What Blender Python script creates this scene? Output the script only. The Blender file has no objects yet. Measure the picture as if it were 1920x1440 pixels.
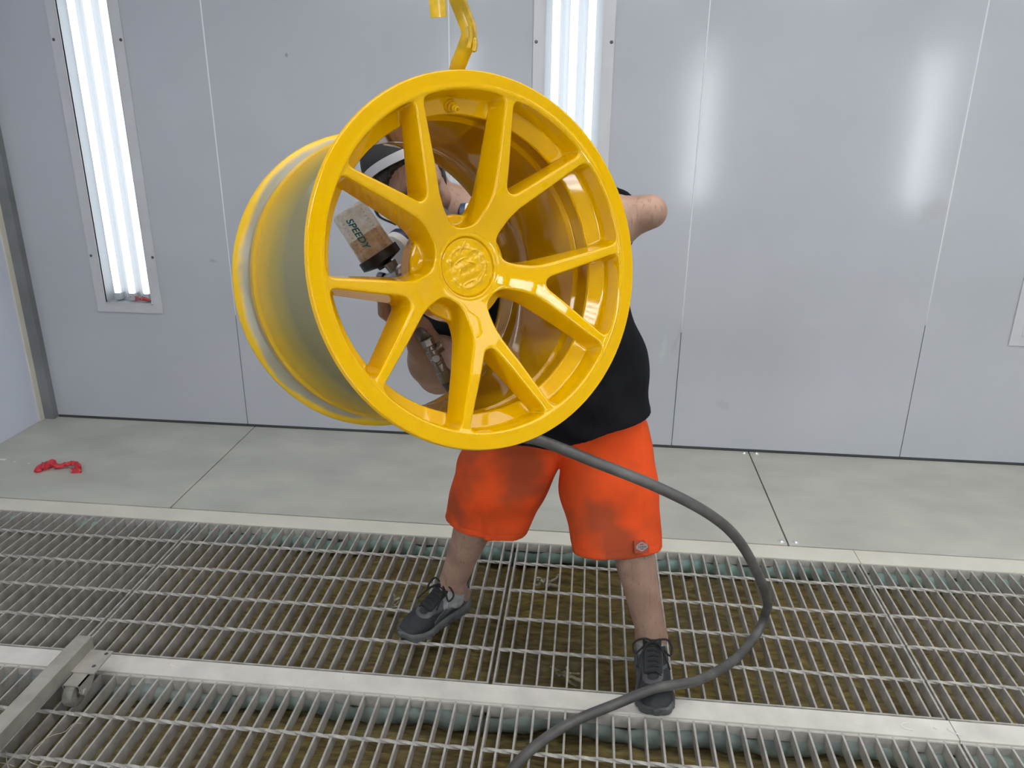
import bpy, bmesh, math, random
import numpy as np
from mathutils import Vector, Matrix

S = bpy.context.scene
COL = S.collection
random.seed(7)
RNG = np.random.default_rng(11)

# ------------------------------------------------------------------ camera
CAM = np.array([0.0, 0.0, 1.5])
CM = np.array([[0.994897870337852, 0.10034023129963418, 0.010491214416947368],
               [0.04406028550605648, -0.33859593796529674, -0.9398997191373799],
               [-0.09075747263080457, 0.9355664748034406, -0.34128939682552684]])   # right, down, forward
FPX = 1476.5556
cd = bpy.data.cameras.new('camera')
cam = bpy.data.objects.new('camera', cd)
COL.objects.link(cam)
mw = Matrix.Identity(4)
for i in range(3):
    mw[i][0] = CM[0][i]; mw[i][1] = -CM[1][i]; mw[i][2] = -CM[2][i]; mw[i][3] = CAM[i]
cam.matrix_world = mw
cd.sensor_width = 36.0
cd.sensor_fit = 'HORIZONTAL'
cd.lens = FPX / 1920.0 * 36.0
cd.clip_start = 0.02
S.camera = cam

# ------------------------------------------------------------------ world, exposure, large lights
S.view_settings.view_transform = 'Standard'
S.view_settings.look = 'None'
S.view_settings.exposure = EXPOSURE = 0.0
S.view_settings.gamma = 1.0
S.view_settings.use_curve_mapping = False
S.cycles.max_bounces = 8
S.cycles.diffuse_bounces = 5
S.cycles.glossy_bounces = 4
S.cycles.transparent_max_bounces = 12
S.cycles.sample_clamp_indirect = 6.0
S.cycles.use_denoising = True
wd = bpy.data.worlds.new('world'); S.world = wd
wd.use_nodes = True
wd.node_tree.nodes['Background'].inputs[0].default_value = (0.6, 0.65, 0.7, 1)
wd.node_tree.nodes['Background'].inputs[1].default_value = 0.05

TUBE_POWER = 1.5          # tubes in the back wall
TUBE_POWER_FRONT = 17.0   # tubes in the opposite wall
def area(name, loc, rot, sx, sy, power, col=(1, 0.98, 0.95)):
    l = bpy.data.lights.new(name, 'AREA'); l.shape = 'RECTANGLE'; l.size = sx; l.size_y = sy
    l.energy = power; l.color = col
    o = bpy.data.objects.new(name, l); COL.objects.link(o)
    o.location = loc; o.rotation_euler = rot
    return o
# soft fill added below the ceiling, not a booth lamp, beside the row of angled lamps over the camera side
area('ceiling_fill', (1.2, 1.3, 2.68), (0, 0, 0), 5.5, 1.4, 66)

# ------------------------------------------------------------------ helpers
def tag(o, label=None, cat=None, group=None, kind=None):
    if label: o['label'] = label
    if cat: o['category'] = cat
    if group: o['group'] = group
    if kind: o['kind'] = kind
    return o

def empty(name, loc=(0, 0, 0), label=None, cat=None, group=None, kind=None):
    o = bpy.data.objects.new(name, None); COL.objects.link(o)
    o.empty_display_size = 0.05
    o.location = loc
    return tag(o, label, cat, group, kind)

def link(name, me, mat=None, parent=None, loc=None, rot=None):
    o = bpy.data.objects.new(name, me); COL.objects.link(o)
    if mat is not None and len(me.materials) == 0: me.materials.append(mat)
    if parent is not None: o.parent = parent
    if loc is not None: o.location = loc
    if rot is not None: o.rotation_euler = rot
    return o

def mesh(name, V, F, smooth=False, angle=None):
    me = bpy.data.meshes.new(name)
    me.from_pydata([tuple(map(float, v)) for v in V], [], [tuple(map(int, f)) for f in F])
    me.update()
    if smooth:
        me.polygons.foreach_set('use_smooth', [True] * len(me.polygons))
        if angle: me.set_sharp_from_angle(angle=math.radians(angle))
    return me

class MB:
    """collects shapes into one mesh"""
    def __init__(s): s.V = []; s.F = []
    def add(s, V, F):
        n = len(s.V); s.V += [tuple(map(float, v)) for v in V]; s.F += [tuple(int(i) + n for i in f) for f in F]; return s
    def box(s, lo, hi, M=None):
        x0, y0, z0 = lo; x1, y1, z1 = hi
        V = [(x0,y0,z0),(x1,y0,z0),(x1,y1,z0),(x0,y1,z0),(x0,y0,z1),(x1,y0,z1),(x1,y1,z1),(x0,y1,z1)]
        if M is not None: V = [M @ Vector(v) for v in V]
        return s.add(V, [(0,3,2,1),(4,5,6,7),(0,1,5,4),(1,2,6,5),(2,3,7,6),(3,0,4,7)])
    def tube(s, P, r, n=10, cap=True, flat=1.0, up=None):
        V, F = tube_data(P, r, n, cap, flat, up); return s.add(V, F)
    def cyl(s, p0, p1, r0, r1=None, n=20):
        return s.tube([p0, p1], [r0, r0 if r1 is None else r1], n)
    def lathe(s, prof, p0, ax, n=32, closed=False):
        V, F = lathe_data(prof, p0, ax, n, closed); return s.add(V, F)
    def obj(s, name, mat=None, parent=None, smooth=False, angle=35, bevel=None, loc=None, rot=None):
        me = mesh(name, s.V, s.F)
        if bevel:
            bm = bmesh.new(); bm.from_mesh(me)
            bmesh.ops.bevel(bm, geom=bm.edges[:], offset=bevel, segments=2, affect='EDGES', profile=0.7)
            bm.to_mesh(me); bm.free()
        if smooth:
            me.polygons.foreach_set('use_smooth', [True] * len(me.polygons))
            if angle: me.set_sharp_from_angle(angle=math.radians(angle))
        return link(name, me, mat, parent, loc, rot)

def frame_of(ax):
    ax = np.asarray(ax, float); ax = ax / np.linalg.norm(ax)
    h = np.array([0, 0, 1.0]) if abs(ax[2]) < 0.9 else np.array([1.0, 0, 0])
    u = np.cross(h, ax); u /= np.linalg.norm(u)
    return u, np.cross(ax, u), ax

def tube_data(P, r, n=10, cap=True, flat=1.0, up=None):
    P = np.asarray(P, float); m = len(P)
    r = np.full(m, r, float) if np.isscalar(r) else np.asarray(r, float)
    T = np.gradient(P, axis=0); T /= np.linalg.norm(T, axis=1)[:, None] + 1e-12
    u, _, _ = frame_of(T[0])
    if up is not None:
        u = np.asarray(up, float); u = u - T[0] * (u @ T[0]); u /= np.linalg.norm(u)
    V = []
    a = np.linspace(0, 2 * np.pi, n, endpoint=False)
    for i in range(m):
        u = u - T[i] * (u @ T[i]); u /= np.linalg.norm(u) + 1e-12
        w = np.cross(T[i], u)
        V += list(P[i] + r[i] * (np.cos(a)[:, None] * u + np.sin(a)[:, None] * w * flat))
    F = [(i*n+j, i*n+(j+1) % n, (i+1)*n+(j+1) % n, (i+1)*n+j) for i in range(m-1) for j in range(n)]
    if cap: F += [tuple(range(n-1, -1, -1)), tuple(range((m-1)*n, m*n))]
    return V, F

def lathe_data(prof, p0, ax, n=32, closed=False, cap=True):
    """prof: list of (radius, height along the axis)"""
    u, w, ax = frame_of(ax); p0 = np.asarray(p0, float)
    a = np.linspace(0, 2*np.pi, n, endpoint=False)
    V = []
    for r, h in prof: V += list(p0 + ax*h + r*(np.cos(a)[:, None]*u + np.sin(a)[:, None]*w))
    m = len(prof); F = []
    for i in range(m if closed else m-1):
        k = (i+1) % m
        F += [(i*n+j, i*n+(j+1) % n, k*n+(j+1) % n, k*n+j) for j in range(n)]
    if not closed and cap:
        if prof[0][0] > 1e-6: F.append(tuple(range(n-1, -1, -1)))
        if prof[-1][0] > 1e-6: F.append(tuple(range((m-1)*n, m*n)))
    return V, F

def spline(P, k=8):
    P = np.asarray(P, float); Q = np.vstack([2*P[0]-P[1], P, 2*P[-1]-P[-2]]); out = []
    for i in range(1, len(Q)-2):
        for t in np.linspace(0, 1, k, endpoint=False):
            a, b, c, d = Q[i-1], Q[i], Q[i+1], Q[i+2]
            out.append(0.5*((2*b)+(-a+c)*t+(2*a-5*b+4*c-d)*t*t+(-a+3*b-3*c+d)*t**3))
    out.append(P[-1]); return np.array(out)

# ---- implicit surfaces: narrow band evaluation and surface nets
def smin(a, b, k):
    h = np.maximum(k - np.abs(a-b), 0)/k
    return np.minimum(a, b) - h*h*k*0.25
def smax(a, b, k): return -smin(-a, -b, k)
def cone(P, a, b, ra, rb):
    a = np.asarray(a, float); b = np.asarray(b, float); ba = b-a
    t = np.clip(((P-a) @ ba)/(ba @ ba), 0, 1)
    return np.linalg.norm(P-a-t[:, None]*ba, axis=1) - (ra+(rb-ra)*t)
def ellip(P, c, r, R=None):
    q = P-np.asarray(c, float)
    if R is not None: q = q @ R          # columns of R are the axes
    r = np.asarray(r, float)
    k0 = np.linalg.norm(q/r, axis=1); k1 = np.linalg.norm(q/(r*r), axis=1)
    return np.where(k1 > 1e-9, k0*(k0-1)/np.maximum(k1, 1e-9), -r.min())
def chain(P, pts, rad, k):
    d = None
    for i in range(len(pts)-1):
        e = cone(P, pts[i], pts[i+1], rad[i], rad[i+1])
        d = e if d is None else smin(d, e, k)
    return d

def surfnet(f, lo, hi, h, s=4):
    lo = np.asarray(lo, float); n = np.ceil((np.asarray(hi)-lo)/h/s).astype(int)*s+1
    ax = [lo[i]+h*np.arange(n[i]) for i in range(3)]
    cx = [a[::s] for a in ax]
    def ev(P):
        out = np.empty(len(P))
        for i in range(0, len(P), 200000): out[i:i+200000] = f(P[i:i+200000])
        return out
    G = np.stack(np.meshgrid(*cx, indexing='ij'), -1); cs = G.shape[:3]
    D = ev(G.reshape(-1, 3)).reshape(cs)
    near = np.abs(D) < h*s*2.2
    idx = [np.minimum((np.arange(n[i])+s//2)//s, cs[i]-1) for i in range(3)]
    g = np.ix_(*idx)
    F = D[g].copy(); m = near[g]
    ii = np.argwhere(m)
    F[m] = ev(lo+h*ii)
    ins = F < 0
    c = np.zeros(tuple(n-1), np.int8)
    for dx in (0, 1):
        for dy in (0, 1):
            for dz in (0, 1):
                c += ins[dx:n[0]-1+dx, dy:n[1]-1+dy, dz:n[2]-1+dz]
    act = (c > 0) & (c < 8)
    cells = np.argwhere(act)
    vid = np.full(tuple(n-1), -1, np.int64); vid[act] = np.arange(len(cells))
    acc = np.zeros((len(cells), 3)); cnt = np.zeros(len(cells))
    cor = [(x, y, z) for x in (0, 1) for y in (0, 1) for z in (0, 1)]
    for p in cor:
        for q in cor:
            if sum(abs(p[i]-q[i]) for i in range(3)) != 1 or p > q: continue
            a = F[cells[:, 0]+p[0], cells[:, 1]+p[1], cells[:, 2]+p[2]]
            b = F[cells[:, 0]+q[0], cells[:, 1]+q[1], cells[:, 2]+q[2]]
            x = (a < 0) != (b < 0)
            t = np.where(x, a/np.where(np.abs(a-b) < 1e-12, 1, a-b), 0)
            acc += np.where(x[:, None], np.array(p)+t[:, None]*(np.array(q)-np.array(p)), 0); cnt += x
    V = lo+h*(cells+acc/np.maximum(cnt, 1)[:, None])
    quads = []
    for d in range(3):
        e1, e2 = [(1, 2), (2, 0), (0, 1)][d]
        sl0 = [slice(None)]*3; sl1 = [slice(None)]*3
        sl0[d] = slice(0, n[d]-1); sl1[d] = slice(1, n[d])
        A = ins[tuple(sl0)]; B = ins[tuple(sl1)]
        E = np.argwhere(A != B)
        ok = (E[:, e1] > 0) & (E[:, e2] > 0) & (E[:, e1] < n[e1]-1) & (E[:, e2] < n[e2]-1)
        E = E[ok]; flip = ~A[tuple(E.T)]
        def cell(o1, o2):
            q = E.copy(); q[:, e1] -= o1; q[:, e2] -= o2; return vid[tuple(q.T)]
        Q = np.stack([cell(1, 1), cell(0, 1), cell(0, 0), cell(1, 0)], 1)
        Q[flip] = Q[flip][:, ::-1]
        quads.append(Q)
    Q = np.vstack(quads); Q = Q[(Q >= 0).all(1)]
    def grad(P):
        e = h*0.35
        gx = np.stack([ev(P+np.eye(3)[i]*e)-ev(P-np.eye(3)[i]*e) for i in range(3)], 1)/(2*e)
        return gx
    g = grad(V); gn = np.linalg.norm(g, axis=1)+1e-9
    st = np.clip(ev(V)/gn, -h*0.7, h*0.7)
    V = V-g/gn[:, None]*st[:, None]
    g = grad(V); g /= np.linalg.norm(g, axis=1)[:, None]+1e-9
    return V, Q, g

def net_obj(name, f, lo, hi, h, mat, parent=None, normals=False):
    V, Q, g = surfnet(f, lo, hi, h)
    me = net_mesh(name, V, Q, g if normals else None)
    return link(name, me, mat, parent)

def net_mesh(name, V, Q, g=None):
    me = bpy.data.meshes.new(name)
    me.vertices.add(len(V)); me.vertices.foreach_set('co', V.astype(np.float32).ravel())
    me.loops.add(len(Q)*4); me.loops.foreach_set('vertex_index', Q.astype(np.int32).ravel())
    me.polygons.add(len(Q)); me.polygons.foreach_set('loop_start', np.arange(0, len(Q)*4, 4, dtype=np.int32))
    me.polygons.foreach_set('use_smooth', np.ones(len(Q), bool))
    me.update(calc_edges=True); me.validate()
    if g is not None: me.normals_split_custom_set_from_vertices([tuple(x) for x in g.tolist()])
    return me

# ------------------------------------------------------------------ materials
def mat(name, col, rough=0.5, metal=0.0, spec=0.5, coat=0.0, **kw):
    m = bpy.data.materials.new(name); m.use_nodes = True
    b = m.node_tree.nodes['Principled BSDF']
    b.inputs['Base Color'].default_value = (*col, 1)
    b.inputs['Roughness'].default_value = rough
    b.inputs['Metallic'].default_value = metal
    b.inputs['Specular IOR Level'].default_value = spec
    b.inputs['Coat Weight'].default_value = coat
    b.inputs['Coat Roughness'].default_value = 0.04
    for k, v in kw.items(): b.inputs[k.replace('_', ' ')].default_value = v
    return m
def nd(m, t, **kw):
    n = m.node_tree.nodes.new(t)
    for k, v in kw.items():
        if k in n.inputs: n.inputs[k].default_value = v
        else: setattr(n, k, v)
    return n
def wire(m, a, b): m.node_tree.links.new(a, b)
def ramp(m, fac, stops):
    r = m.node_tree.nodes.new('ShaderNodeValToRGB')
    e = r.color_ramp.elements
    while len(e) < len(stops): e.new(0.5)
    for i, (p, c) in enumerate(stops): e[i].position = p; e[i].color = (*c, 1) if len(c) == 3 else c
    wire(m, fac, r.inputs[0]); return r.outputs[0]
def noise(m, scale, detail=3, rough=0.55, stretch=None, coord='Object'):
    tc = nd(m, 'ShaderNodeTexCoord'); v = tc.outputs[coord]
    if stretch:
        mp = nd(m, 'ShaderNodeMapping'); mp.inputs['Scale'].default_value = stretch; wire(m, v, mp.inputs[0]); v = mp.outputs[0]
    n = nd(m, 'ShaderNodeTexNoise'); n.inputs['Scale'].default_value = scale; n.inputs['Detail'].default_value = detail; n.inputs['Roughness'].default_value = rough
    wire(m, v, n.inputs['Vector']); return n.outputs['Fac']
def mix(m, fac, a, b, mode='MIX'):
    x = m.node_tree.nodes.new('ShaderNodeMix'); x.data_type = 'RGBA'; x.blend_type = mode
    for s, i in ((fac, 0), (a, 6), (b, 7)):
        if hasattr(s, 'links'): wire(m, s, x.inputs[i])
        elif isinstance(s, (int, float)): x.inputs[i].default_value = s
        else: x.inputs[i].default_value = (*s, 1)
    return x.outputs[2]
def base(m, sock): wire(m, sock, m.node_tree.nodes['Principled BSDF'].inputs['Base Color'])
def bump(m, sock, strength=0.2, dist=0.002):
    b = nd(m, 'ShaderNodeBump'); b.inputs['Strength'].default_value = strength; b.inputs['Distance'].default_value = dist
    wire(m, sock, b.inputs['Height']); wire(m, b.outputs[0], m.node_tree.nodes['Principled BSDF'].inputs['Normal'])
def noisy(m, c0, c1, scale=8, lo=0.35, hi=0.65, detail=4, stretch=None, bmp=None):
    n = noise(m, scale, detail, stretch=stretch)
    base(m, ramp(m, n, [(lo, c0), (hi, c1)]))
    if bmp: bump(m, n, *bmp)
    return m

M = {}
# white enamelled wall panels, faintly grimy towards the floor
w = M['wall'] = mat('booth_wall_enamel', (0.6, 0.62, 0.65), 0.27, spec=0.5)
n1 = noise(w, 1.6, 4); n2 = noise(w, 9, 5)
c = ramp(w, n1, [(0.3, (0.47, 0.49, 0.52)), (0.7, (0.51, 0.525, 0.56))])
tc = nd(w, 'ShaderNodeTexCoord'); nz = noise(w, 16, 5)
def smudge(c, x, z, sx, sz, lean, col, amt):      # a wiped or dirty patch with its own outline, at its place on the wall
    mp = nd(w, 'ShaderNodeMapping', vector_type='TEXTURE'); mp.inputs['Location'].default_value = (x, 0, z); mp.inputs['Rotation'].default_value = (0, lean, 0); mp.inputs['Scale'].default_value = (sx, 50, sz)
    wire(w, tc.outputs['Object'], mp.inputs[0]); ln = nd(w, 'ShaderNodeVectorMath', operation='LENGTH'); wire(w, mp.outputs[0], ln.inputs[0])
    a = nd(w, 'ShaderNodeMath', operation='MULTIPLY_ADD'); wire(w, nz, a.inputs[0]); a.inputs[1].default_value = 1.1; wire(w, ln.outputs['Value'], a.inputs[2])
    return mix(w, ramp(w, a.outputs[0], [(0.7, (amt,)*3), (1.0, (0, 0, 0))]), c, col)
c = smudge(c, -1.677, 0.80, 0.06, 0.03, 0, (0.30, 0.30, 0.31), 0.5)
c = smudge(c, -1.262, 1.655, 0.016, 0.02, 0, (0.2, 0.2, 0.2), 0.6)
c = smudge(c, 0.345, 0.50, 0.035, 0.22, 0.12, (0.52, 0.58, 0.56), 0.8)
c = smudge(c, 0.40, 0.53, 0.03, 0.17, 0.28, (0.40, 0.41, 0.42), 0.4)
c = smudge(c, 1.36, 1.10, 0.13, 0.16, 0.2, (0.40, 0.39, 0.38), 0.4)
c = smudge(c, 0.62, 0.22, 0.10, 0.05, 0.6, (0.42, 0.43, 0.43), 0.4)
base(w, c)
rr = nd(w, 'ShaderNodeMapRange'); rr.inputs['To Min'].default_value = 0.10; rr.inputs['To Max'].default_value = 0.16
wire(w, n1, rr.inputs['Value']); wire(w, rr.outputs[0], w.node_tree.nodes['Principled BSDF'].inputs['Roughness'])
bump(w, noise(w, 2.2, 1), 0.05, 0.01)
M['caulk'] = mat('white_caulk', (0.8, 0.8, 0.8), 0.5)
M['gap'] = mat('dark_joint', (0.06, 0.065, 0.07), 0.7)
M['joint'] = mat('grey_panel_joint', (0.2, 0.21, 0.22), 0.6)
M['post'] = noisy(mat('grey_corner_post', (0.2, 0.21, 0.22), 0.45), (0.17, 0.18, 0.19), (0.24, 0.25, 0.26), 5)
M['leftwall'] = noisy(mat('bluish_white_wall', (0.6, 0.65, 0.74), 0.3), (0.62, 0.66, 0.76), (0.68, 0.72, 0.82), 2)
M['plate'] = noisy(mat('dusty_floor_plate', (0.42, 0.42, 0.38), 0.5), (0.44, 0.44, 0.385), (0.56, 0.555, 0.48), 3.5, 0.3, 0.7, 7, (1, 1.6, 1))
M['strip'] = noisy(mat('worn_steel_strip', (0.5, 0.48, 0.42), 0.45), (0.64, 0.61, 0.51), (0.75, 0.72, 0.61), 6, 0.3, 0.7, 6)
M['beam'] = noisy(mat('galvanised_beam', (0.5, 0.48, 0.44), 0.42), (0.56, 0.535, 0.485), (0.77, 0.735, 0.665), 7, 0.3, 0.7, 7)
M['bar'] = noisy(mat('galvanised_grating', (0.46, 0.44, 0.4), 0.5, metal=0.0), (0.28, 0.265, 0.24), (0.50, 0.475, 0.43), 22, 0.3, 0.7, 5)
M['pit'] = noisy(mat('pit_sheet', (0.16, 0.17, 0.16), 0.7), (0.1, 0.11, 0.105), (0.2, 0.21, 0.2), 6)
fm = M['filter'] = mat('fibreglass_filter', (0.2, 0.17, 0.07), 0.95, spec=0.1)
n1 = noise(fm, 3, 6); n2 = noise(fm, 30, 6, stretch=(0.5, 2.2, 1))
c = ramp(fm, n1, [(0.35, (0.25, 0.21, 0.11)), (0.65, (0.36, 0.27, 0.075))])
base(fm, mix(fm, ramp(fm, n2, [(0.35, (1, 1, 1)), (0.7, (0, 0, 0))]), c, (0.13, 0.10, 0.045)))
bump(fm, n2, 0.7, 0.012)
M['teal'] = noisy(mat('teal_filter_edge', (0.2, 0.36, 0.32), 0.9), (0.13, 0.20, 0.18), (0.27, 0.40, 0.365), 9, 0.35, 0.65, 5, None, (0.5, 0.01))
# light fixtures
M['fixture'] = noisy(mat('white_fixture_frame', (0.74, 0.74, 0.76), 0.35), (0.56, 0.56, 0.58), (0.62, 0.62, 0.64), 4)
M['reflector'] = mat('white_reflector', (0.56, 0.59, 0.62), 0.4)
M['screw'] = mat('dark_screw', (0.12, 0.12, 0.12), 0.4, metal=0.6)
M['rivet'] = mat('bright_rivet', (0.85, 0.85, 0.85), 0.25, metal=0.7)
for k_, p_ in (('tube', TUBE_POWER), ('tube_front', TUBE_POWER_FRONT)):
    t = M[k_] = mat('lit_'+k_, (1, 1, 1), 0.3)
    b = t.node_tree.nodes['Principled BSDF']
    b.inputs['Emission Color'].default_value = (0.95, 0.98, 1.0, 1); b.inputs['Emission Strength'].default_value = p_
gl = M['glass'] = bpy.data.materials.new('clear_pane'); gl.use_nodes = True
nt = gl.node_tree; nt.nodes.remove(nt.nodes['Principled BSDF'])
tr = nd(gl, 'ShaderNodeBsdfTransparent'); gy = nd(gl, 'ShaderNodeBsdfGlossy'); gy.inputs['Roughness'].default_value = 0.03
fr = nd(gl, 'ShaderNodeFresnel'); fr.inputs['IOR'].default_value = 1.3; ms = nd(gl, 'ShaderNodeMixShader')
wire(gl, fr.outputs[0], ms.inputs[0]); wire(gl, tr.outputs[0], ms.inputs[1]); wire(gl, gy.outputs[0], ms.inputs[2])
wire(gl, ms.outputs[0], nt.nodes['Material Output'].inputs[0])
# wheel
M['yellow'] = mat('wet_yellow_paint', (0.69, 0.385, 0.0), 0.04, spec=0.5)
yb = M['yellow']
bump(yb, noise(yb, 420, 2), 0.025, 0.0006)
M['red'] = noisy(mat('red_plastic_film', (0.6, 0.03, 0.05), 0.4), (0.45, 0.02, 0.03), (0.75, 0.06, 0.08), 30)
M['hose'] = noisy(mat('grey_rubber_hose', (0.16, 0.155, 0.15), 0.45), (0.075, 0.072, 0.068), (0.13, 0.125, 0.12), 18, 0.4, 0.7, 5)
M['steel'] = noisy(mat('dull_chrome', (0.5, 0.5, 0.5), 0.3, metal=0.7), (0.17, 0.17, 0.17), (0.34, 0.34, 0.34), 25)
M['black'] = mat('black_plastic', (0.015, 0.015, 0.017), 0.4)
M['rack'] = noisy(mat('dusty_painted_steel', (0.36, 0.34, 0.3), 0.55), (0.27, 0.255, 0.22), (0.42, 0.395, 0.345), 12, 0.3, 0.7, 6)
# ================================================================== room shell
XL, XR, YB, YF, ZC = -2.625, 4.6, 3.356, -0.78, 2.75
SEAMS = [-2.609, -1.602, -0.592, 0.412, 1.418, 2.425, 3.43, 4.44]
FIX = [(-2.262, -1.946), (-0.256, 0.060), (1.762, 2.078), (3.78, 4.096)]       # frames in the back wall
FZ0, FZ1, FL = 0.548, 1.99, 0.047                                                # frame bottom, top, flange width
FIXF = [(-1.33, -1.014), (0.775, 1.091), (2.70, 3.016)]                           # fixtures in the opposite wall

wb = empty('wall_back', (0, YB, 0), kind='structure')
def wall_panel(x0, x1, hole, parent, y, sgn):
    """one enamelled sheet; hole = x range cut out for a light fixture"""
    m = MB(); t = 0.05*sgn
    y0, y1 = (0, t) if t > 0 else (t, 0)
    if hole:
        hx0, hx1 = hole
        m.box((x0, y0, 0.012), (hx0, y1, ZC)).box((hx1, y0, 0.012), (x1, y1, ZC))
        m.box((hx0, y0, 0.012), (hx1, y1, FZ0+FL*0.6)).box((hx0, y0, FZ1-FL*0.6), (hx1, y1, ZC))
    else: m.box((x0, y0, 0.012), (x1, y1, ZC))
    return m.obj('wall_panel', M['wall'], parent)
edges = [XL+0.05] + SEAMS[1:] + [XR]
for i in range(len(edges)-1):
    x0, x1 = edges[i]+(0.0018 if i else 0), edges[i+1]-0.0018
    hole = None
    for fx in FIX:
        if x0 < fx[0] and fx[1] < x1: hole = (fx[0]+FL*0.6, fx[1]-FL*0.6)
    wall_panel(x0, x1, hole, wb, YB, 1)
    if i:
        xs = edges[i]
        z0 = 0.55 if i != 4 else 0.62
        MB().tube([(xs, 0.0005, z0), (xs, 0.0005, 1.2), (xs, 0.0005, ZC)], [0.0015, 0.003, 0.0036], 8).obj('caulk_bead', M['caulk'], wb, True)
MB().box((XL, 0.012, 0), (XR, 0.05, ZC)).obj('wall_core', M['gap'], wb)
for o in list(wb.children):
    if o.name.startswith('wall_core'):      # holes through the dark core as well: keep it behind the housings
        o.location = (0, 0.14, 0)
MB().box((XL+0.05, 0.002, 0), (XR, 0.02, 0.02)).obj('base_joint', M['gap'], wb)
for i in range(1, len(edges)-1):
    MB().box((edges[i]-0.006, 0.006, 0.013), (edges[i]+0.006, 0.06, ZC)).obj('joint_backing', M['joint'], wb)

wl = empty('wall_left', (XL, 0, 0), kind='structure')
MB().box((-0.06, YF, 0), (0, YB-0.03, ZC)).obj('wall_panel', M['leftwall'], wl)
MB().box((0, YB-0.034, 0), (0.055, YB+0.02, ZC)).obj('corner_post', M['post'], wl)
MB().box((0, YB-0.065, 0), (0.006, YB-0.034, ZC)).obj('corner_strip', M['strip'], wl)
wr = MB().box((XR, YF, 0), (XR+0.06, YB, ZC)).obj('wall_right', M['wall']); tag(wr, kind='structure')
ce = MB().box((XL, YF, ZC), (XR, YB, ZC+0.05)).obj('ceiling', M['leftwall']); tag(ce, kind='structure')
wf = empty('wall_front', (0, YF, 0), kind='structure')
e2 = [XL, -2.0, -0.35, 1.65, 3.65, XR]
for i in range(5):
    hole = None
    for fx in FIXF:
        if e2[i] < fx[0] and fx[1] < e2[i+1]: hole = (fx[0]+FL*0.6, fx[1]-FL*0.6)
    wall_panel(e2[i], e2[i+1]-0.003, hole, wf, YF, -1)

# ---- tall recessed light fixtures with three tubes
def fixture_meshes(nt=3, W=0.316):
    D = 0.062; H = FZ1-FZ0; f = FL
    fr = MB()
    for a, b in (((0, -0.008, 0), (f, 0.001, H)), ((W-f, -0.008, 0), (W, 0.001, H)), ((f, -0.008, 0), (W-f, 0.001, f*0.95)), ((f, -0.008, H-f), (W-f, 0.001, H))): fr.box(a, b)
    lip = 0.004
    for a, b in (((f-lip, -0.011, f*0.95-lip), (f, 0.0, H-f)), ((W-f, -0.011, f*0.95-lip), (W-f+lip, 0.0, H-f)), ((f-lip, -0.011, f*0.95-lip), (W-f+lip, 0, f*0.95))): fr.box(a, b)
    D = 0.062
    ho = MB()
    i0, i1, h0, h1 = f-0.0055, W-f+0.0055, f*0.95-0.0055, H-f+0.004
    ho.box((i0, D, h0), (i1, D+0.004, h1)).box((i0, 0.0, h0), (i0+0.003, D, h1)).box((i1-0.003, 0, h0), (i1, D, h1)).box((i0, 0, h0), (i1, D, h0+0.003)).box((i0, 0, h1-0.003), (i1, D, h1))
    for k in range(nt-1):                                # reflector ridges between the tubes
        xm = W/2+(k-(nt-2)/2)*0.070
        ho.add([(xm-0.012, D, h0+.02), (xm+0.012, D, h0+.02), (xm, D-0.022, h0+.02), (xm-0.012, D, h1-.02), (xm+0.012, D, h1-.02), (xm, D-0.022, h1-.02)], [(0, 3, 5, 2), (1, 2, 5, 4)])
    tu = MB().tube([(0, 0, 0), (0, 0, 0.004), (0, 0, H-2*f-0.074), (0, 0, H-2*f-0.07)], [0.0125, 0.0146, 0.0146, 0.0125], 12)
    gl = MB().box((f-0.002, 0.002, f*0.95-0.002), (W-f+0.002, 0.004, H-f+0.002))
    sc = MB().lathe([(0.0001, -0.004), (0.004, -0.0035), (0.0062, -0.001), (0.0066, 0.0)], (0, 0, 0), (0, 1, 0), 12)
    soc = MB().box((-0.014, -0.012, -0.03), (0.014, 0.03, 0.0))
    mk = lambda n, b: mesh(n, b.V, b.F)
    return dict(frame=mk('frame', fr), housing=mk('housing', ho), tube=mk('tube', tu), pane=mk('pane', gl), screw=mk('screw', sc), socket=mk('socket', soc))
FM = fixture_meshes()
FM['tube'].polygons.foreach_set('use_smooth', [True]*len(FM['tube'].polygons))
FM['tube_front'] = FM['tube'].copy()
def fixture(x, y, rz, label, group=None):
    r = empty('light_fixture', (x, y, FZ0), label, 'light', group); r.rotation_euler = (0, 0, rz)
    W = 0.316
    link('frame', FM['frame'], M['fixture'], r); link('housing', FM['housing'], M['reflector'], r)
    link('glass_pane', FM['pane'], M['glass'], r)
    for k in range(3):
        link('tube', FM['tube'] if y > 0 else FM['tube_front'], M['tube' if y > 0 else 'tube_front'], r, (W/2+(k-1)*0.070-0.002, 0.034, FL+0.035))
        link('tube_socket', FM['socket'], M['reflector'], r, (W/2+(k-1)*0.070-0.002, 0.036, FL+0.034))
    for z in (0.26, 0.26+0.9):
        for s in (0.0115, W-0.0115): link('screw', FM['screw'], M['screw'], r, (s, -0.008, z))
    return r
fixture(FIX[0][0], YB, 0, 'tall recessed light fixture by the left corner, red shreds at its bottom')
fixture(FIX[1][0], YB, 0, 'tall recessed light fixture half hidden behind the yellow wheel')
fixture(FIX[2][0], YB, 0, 'tall recessed light fixture cut off by the right edge, only its lower corner seen')
for fx in FIXF: fixture(fx[1], YF, math.pi, 'tall recessed light fixture in the wall opposite, seen only as a reflection', 'fixtures in the opposite wall')
fixture(FIX[3][0], YB, 0, 'tall recessed light fixture in the back wall beyond the right edge')

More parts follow.
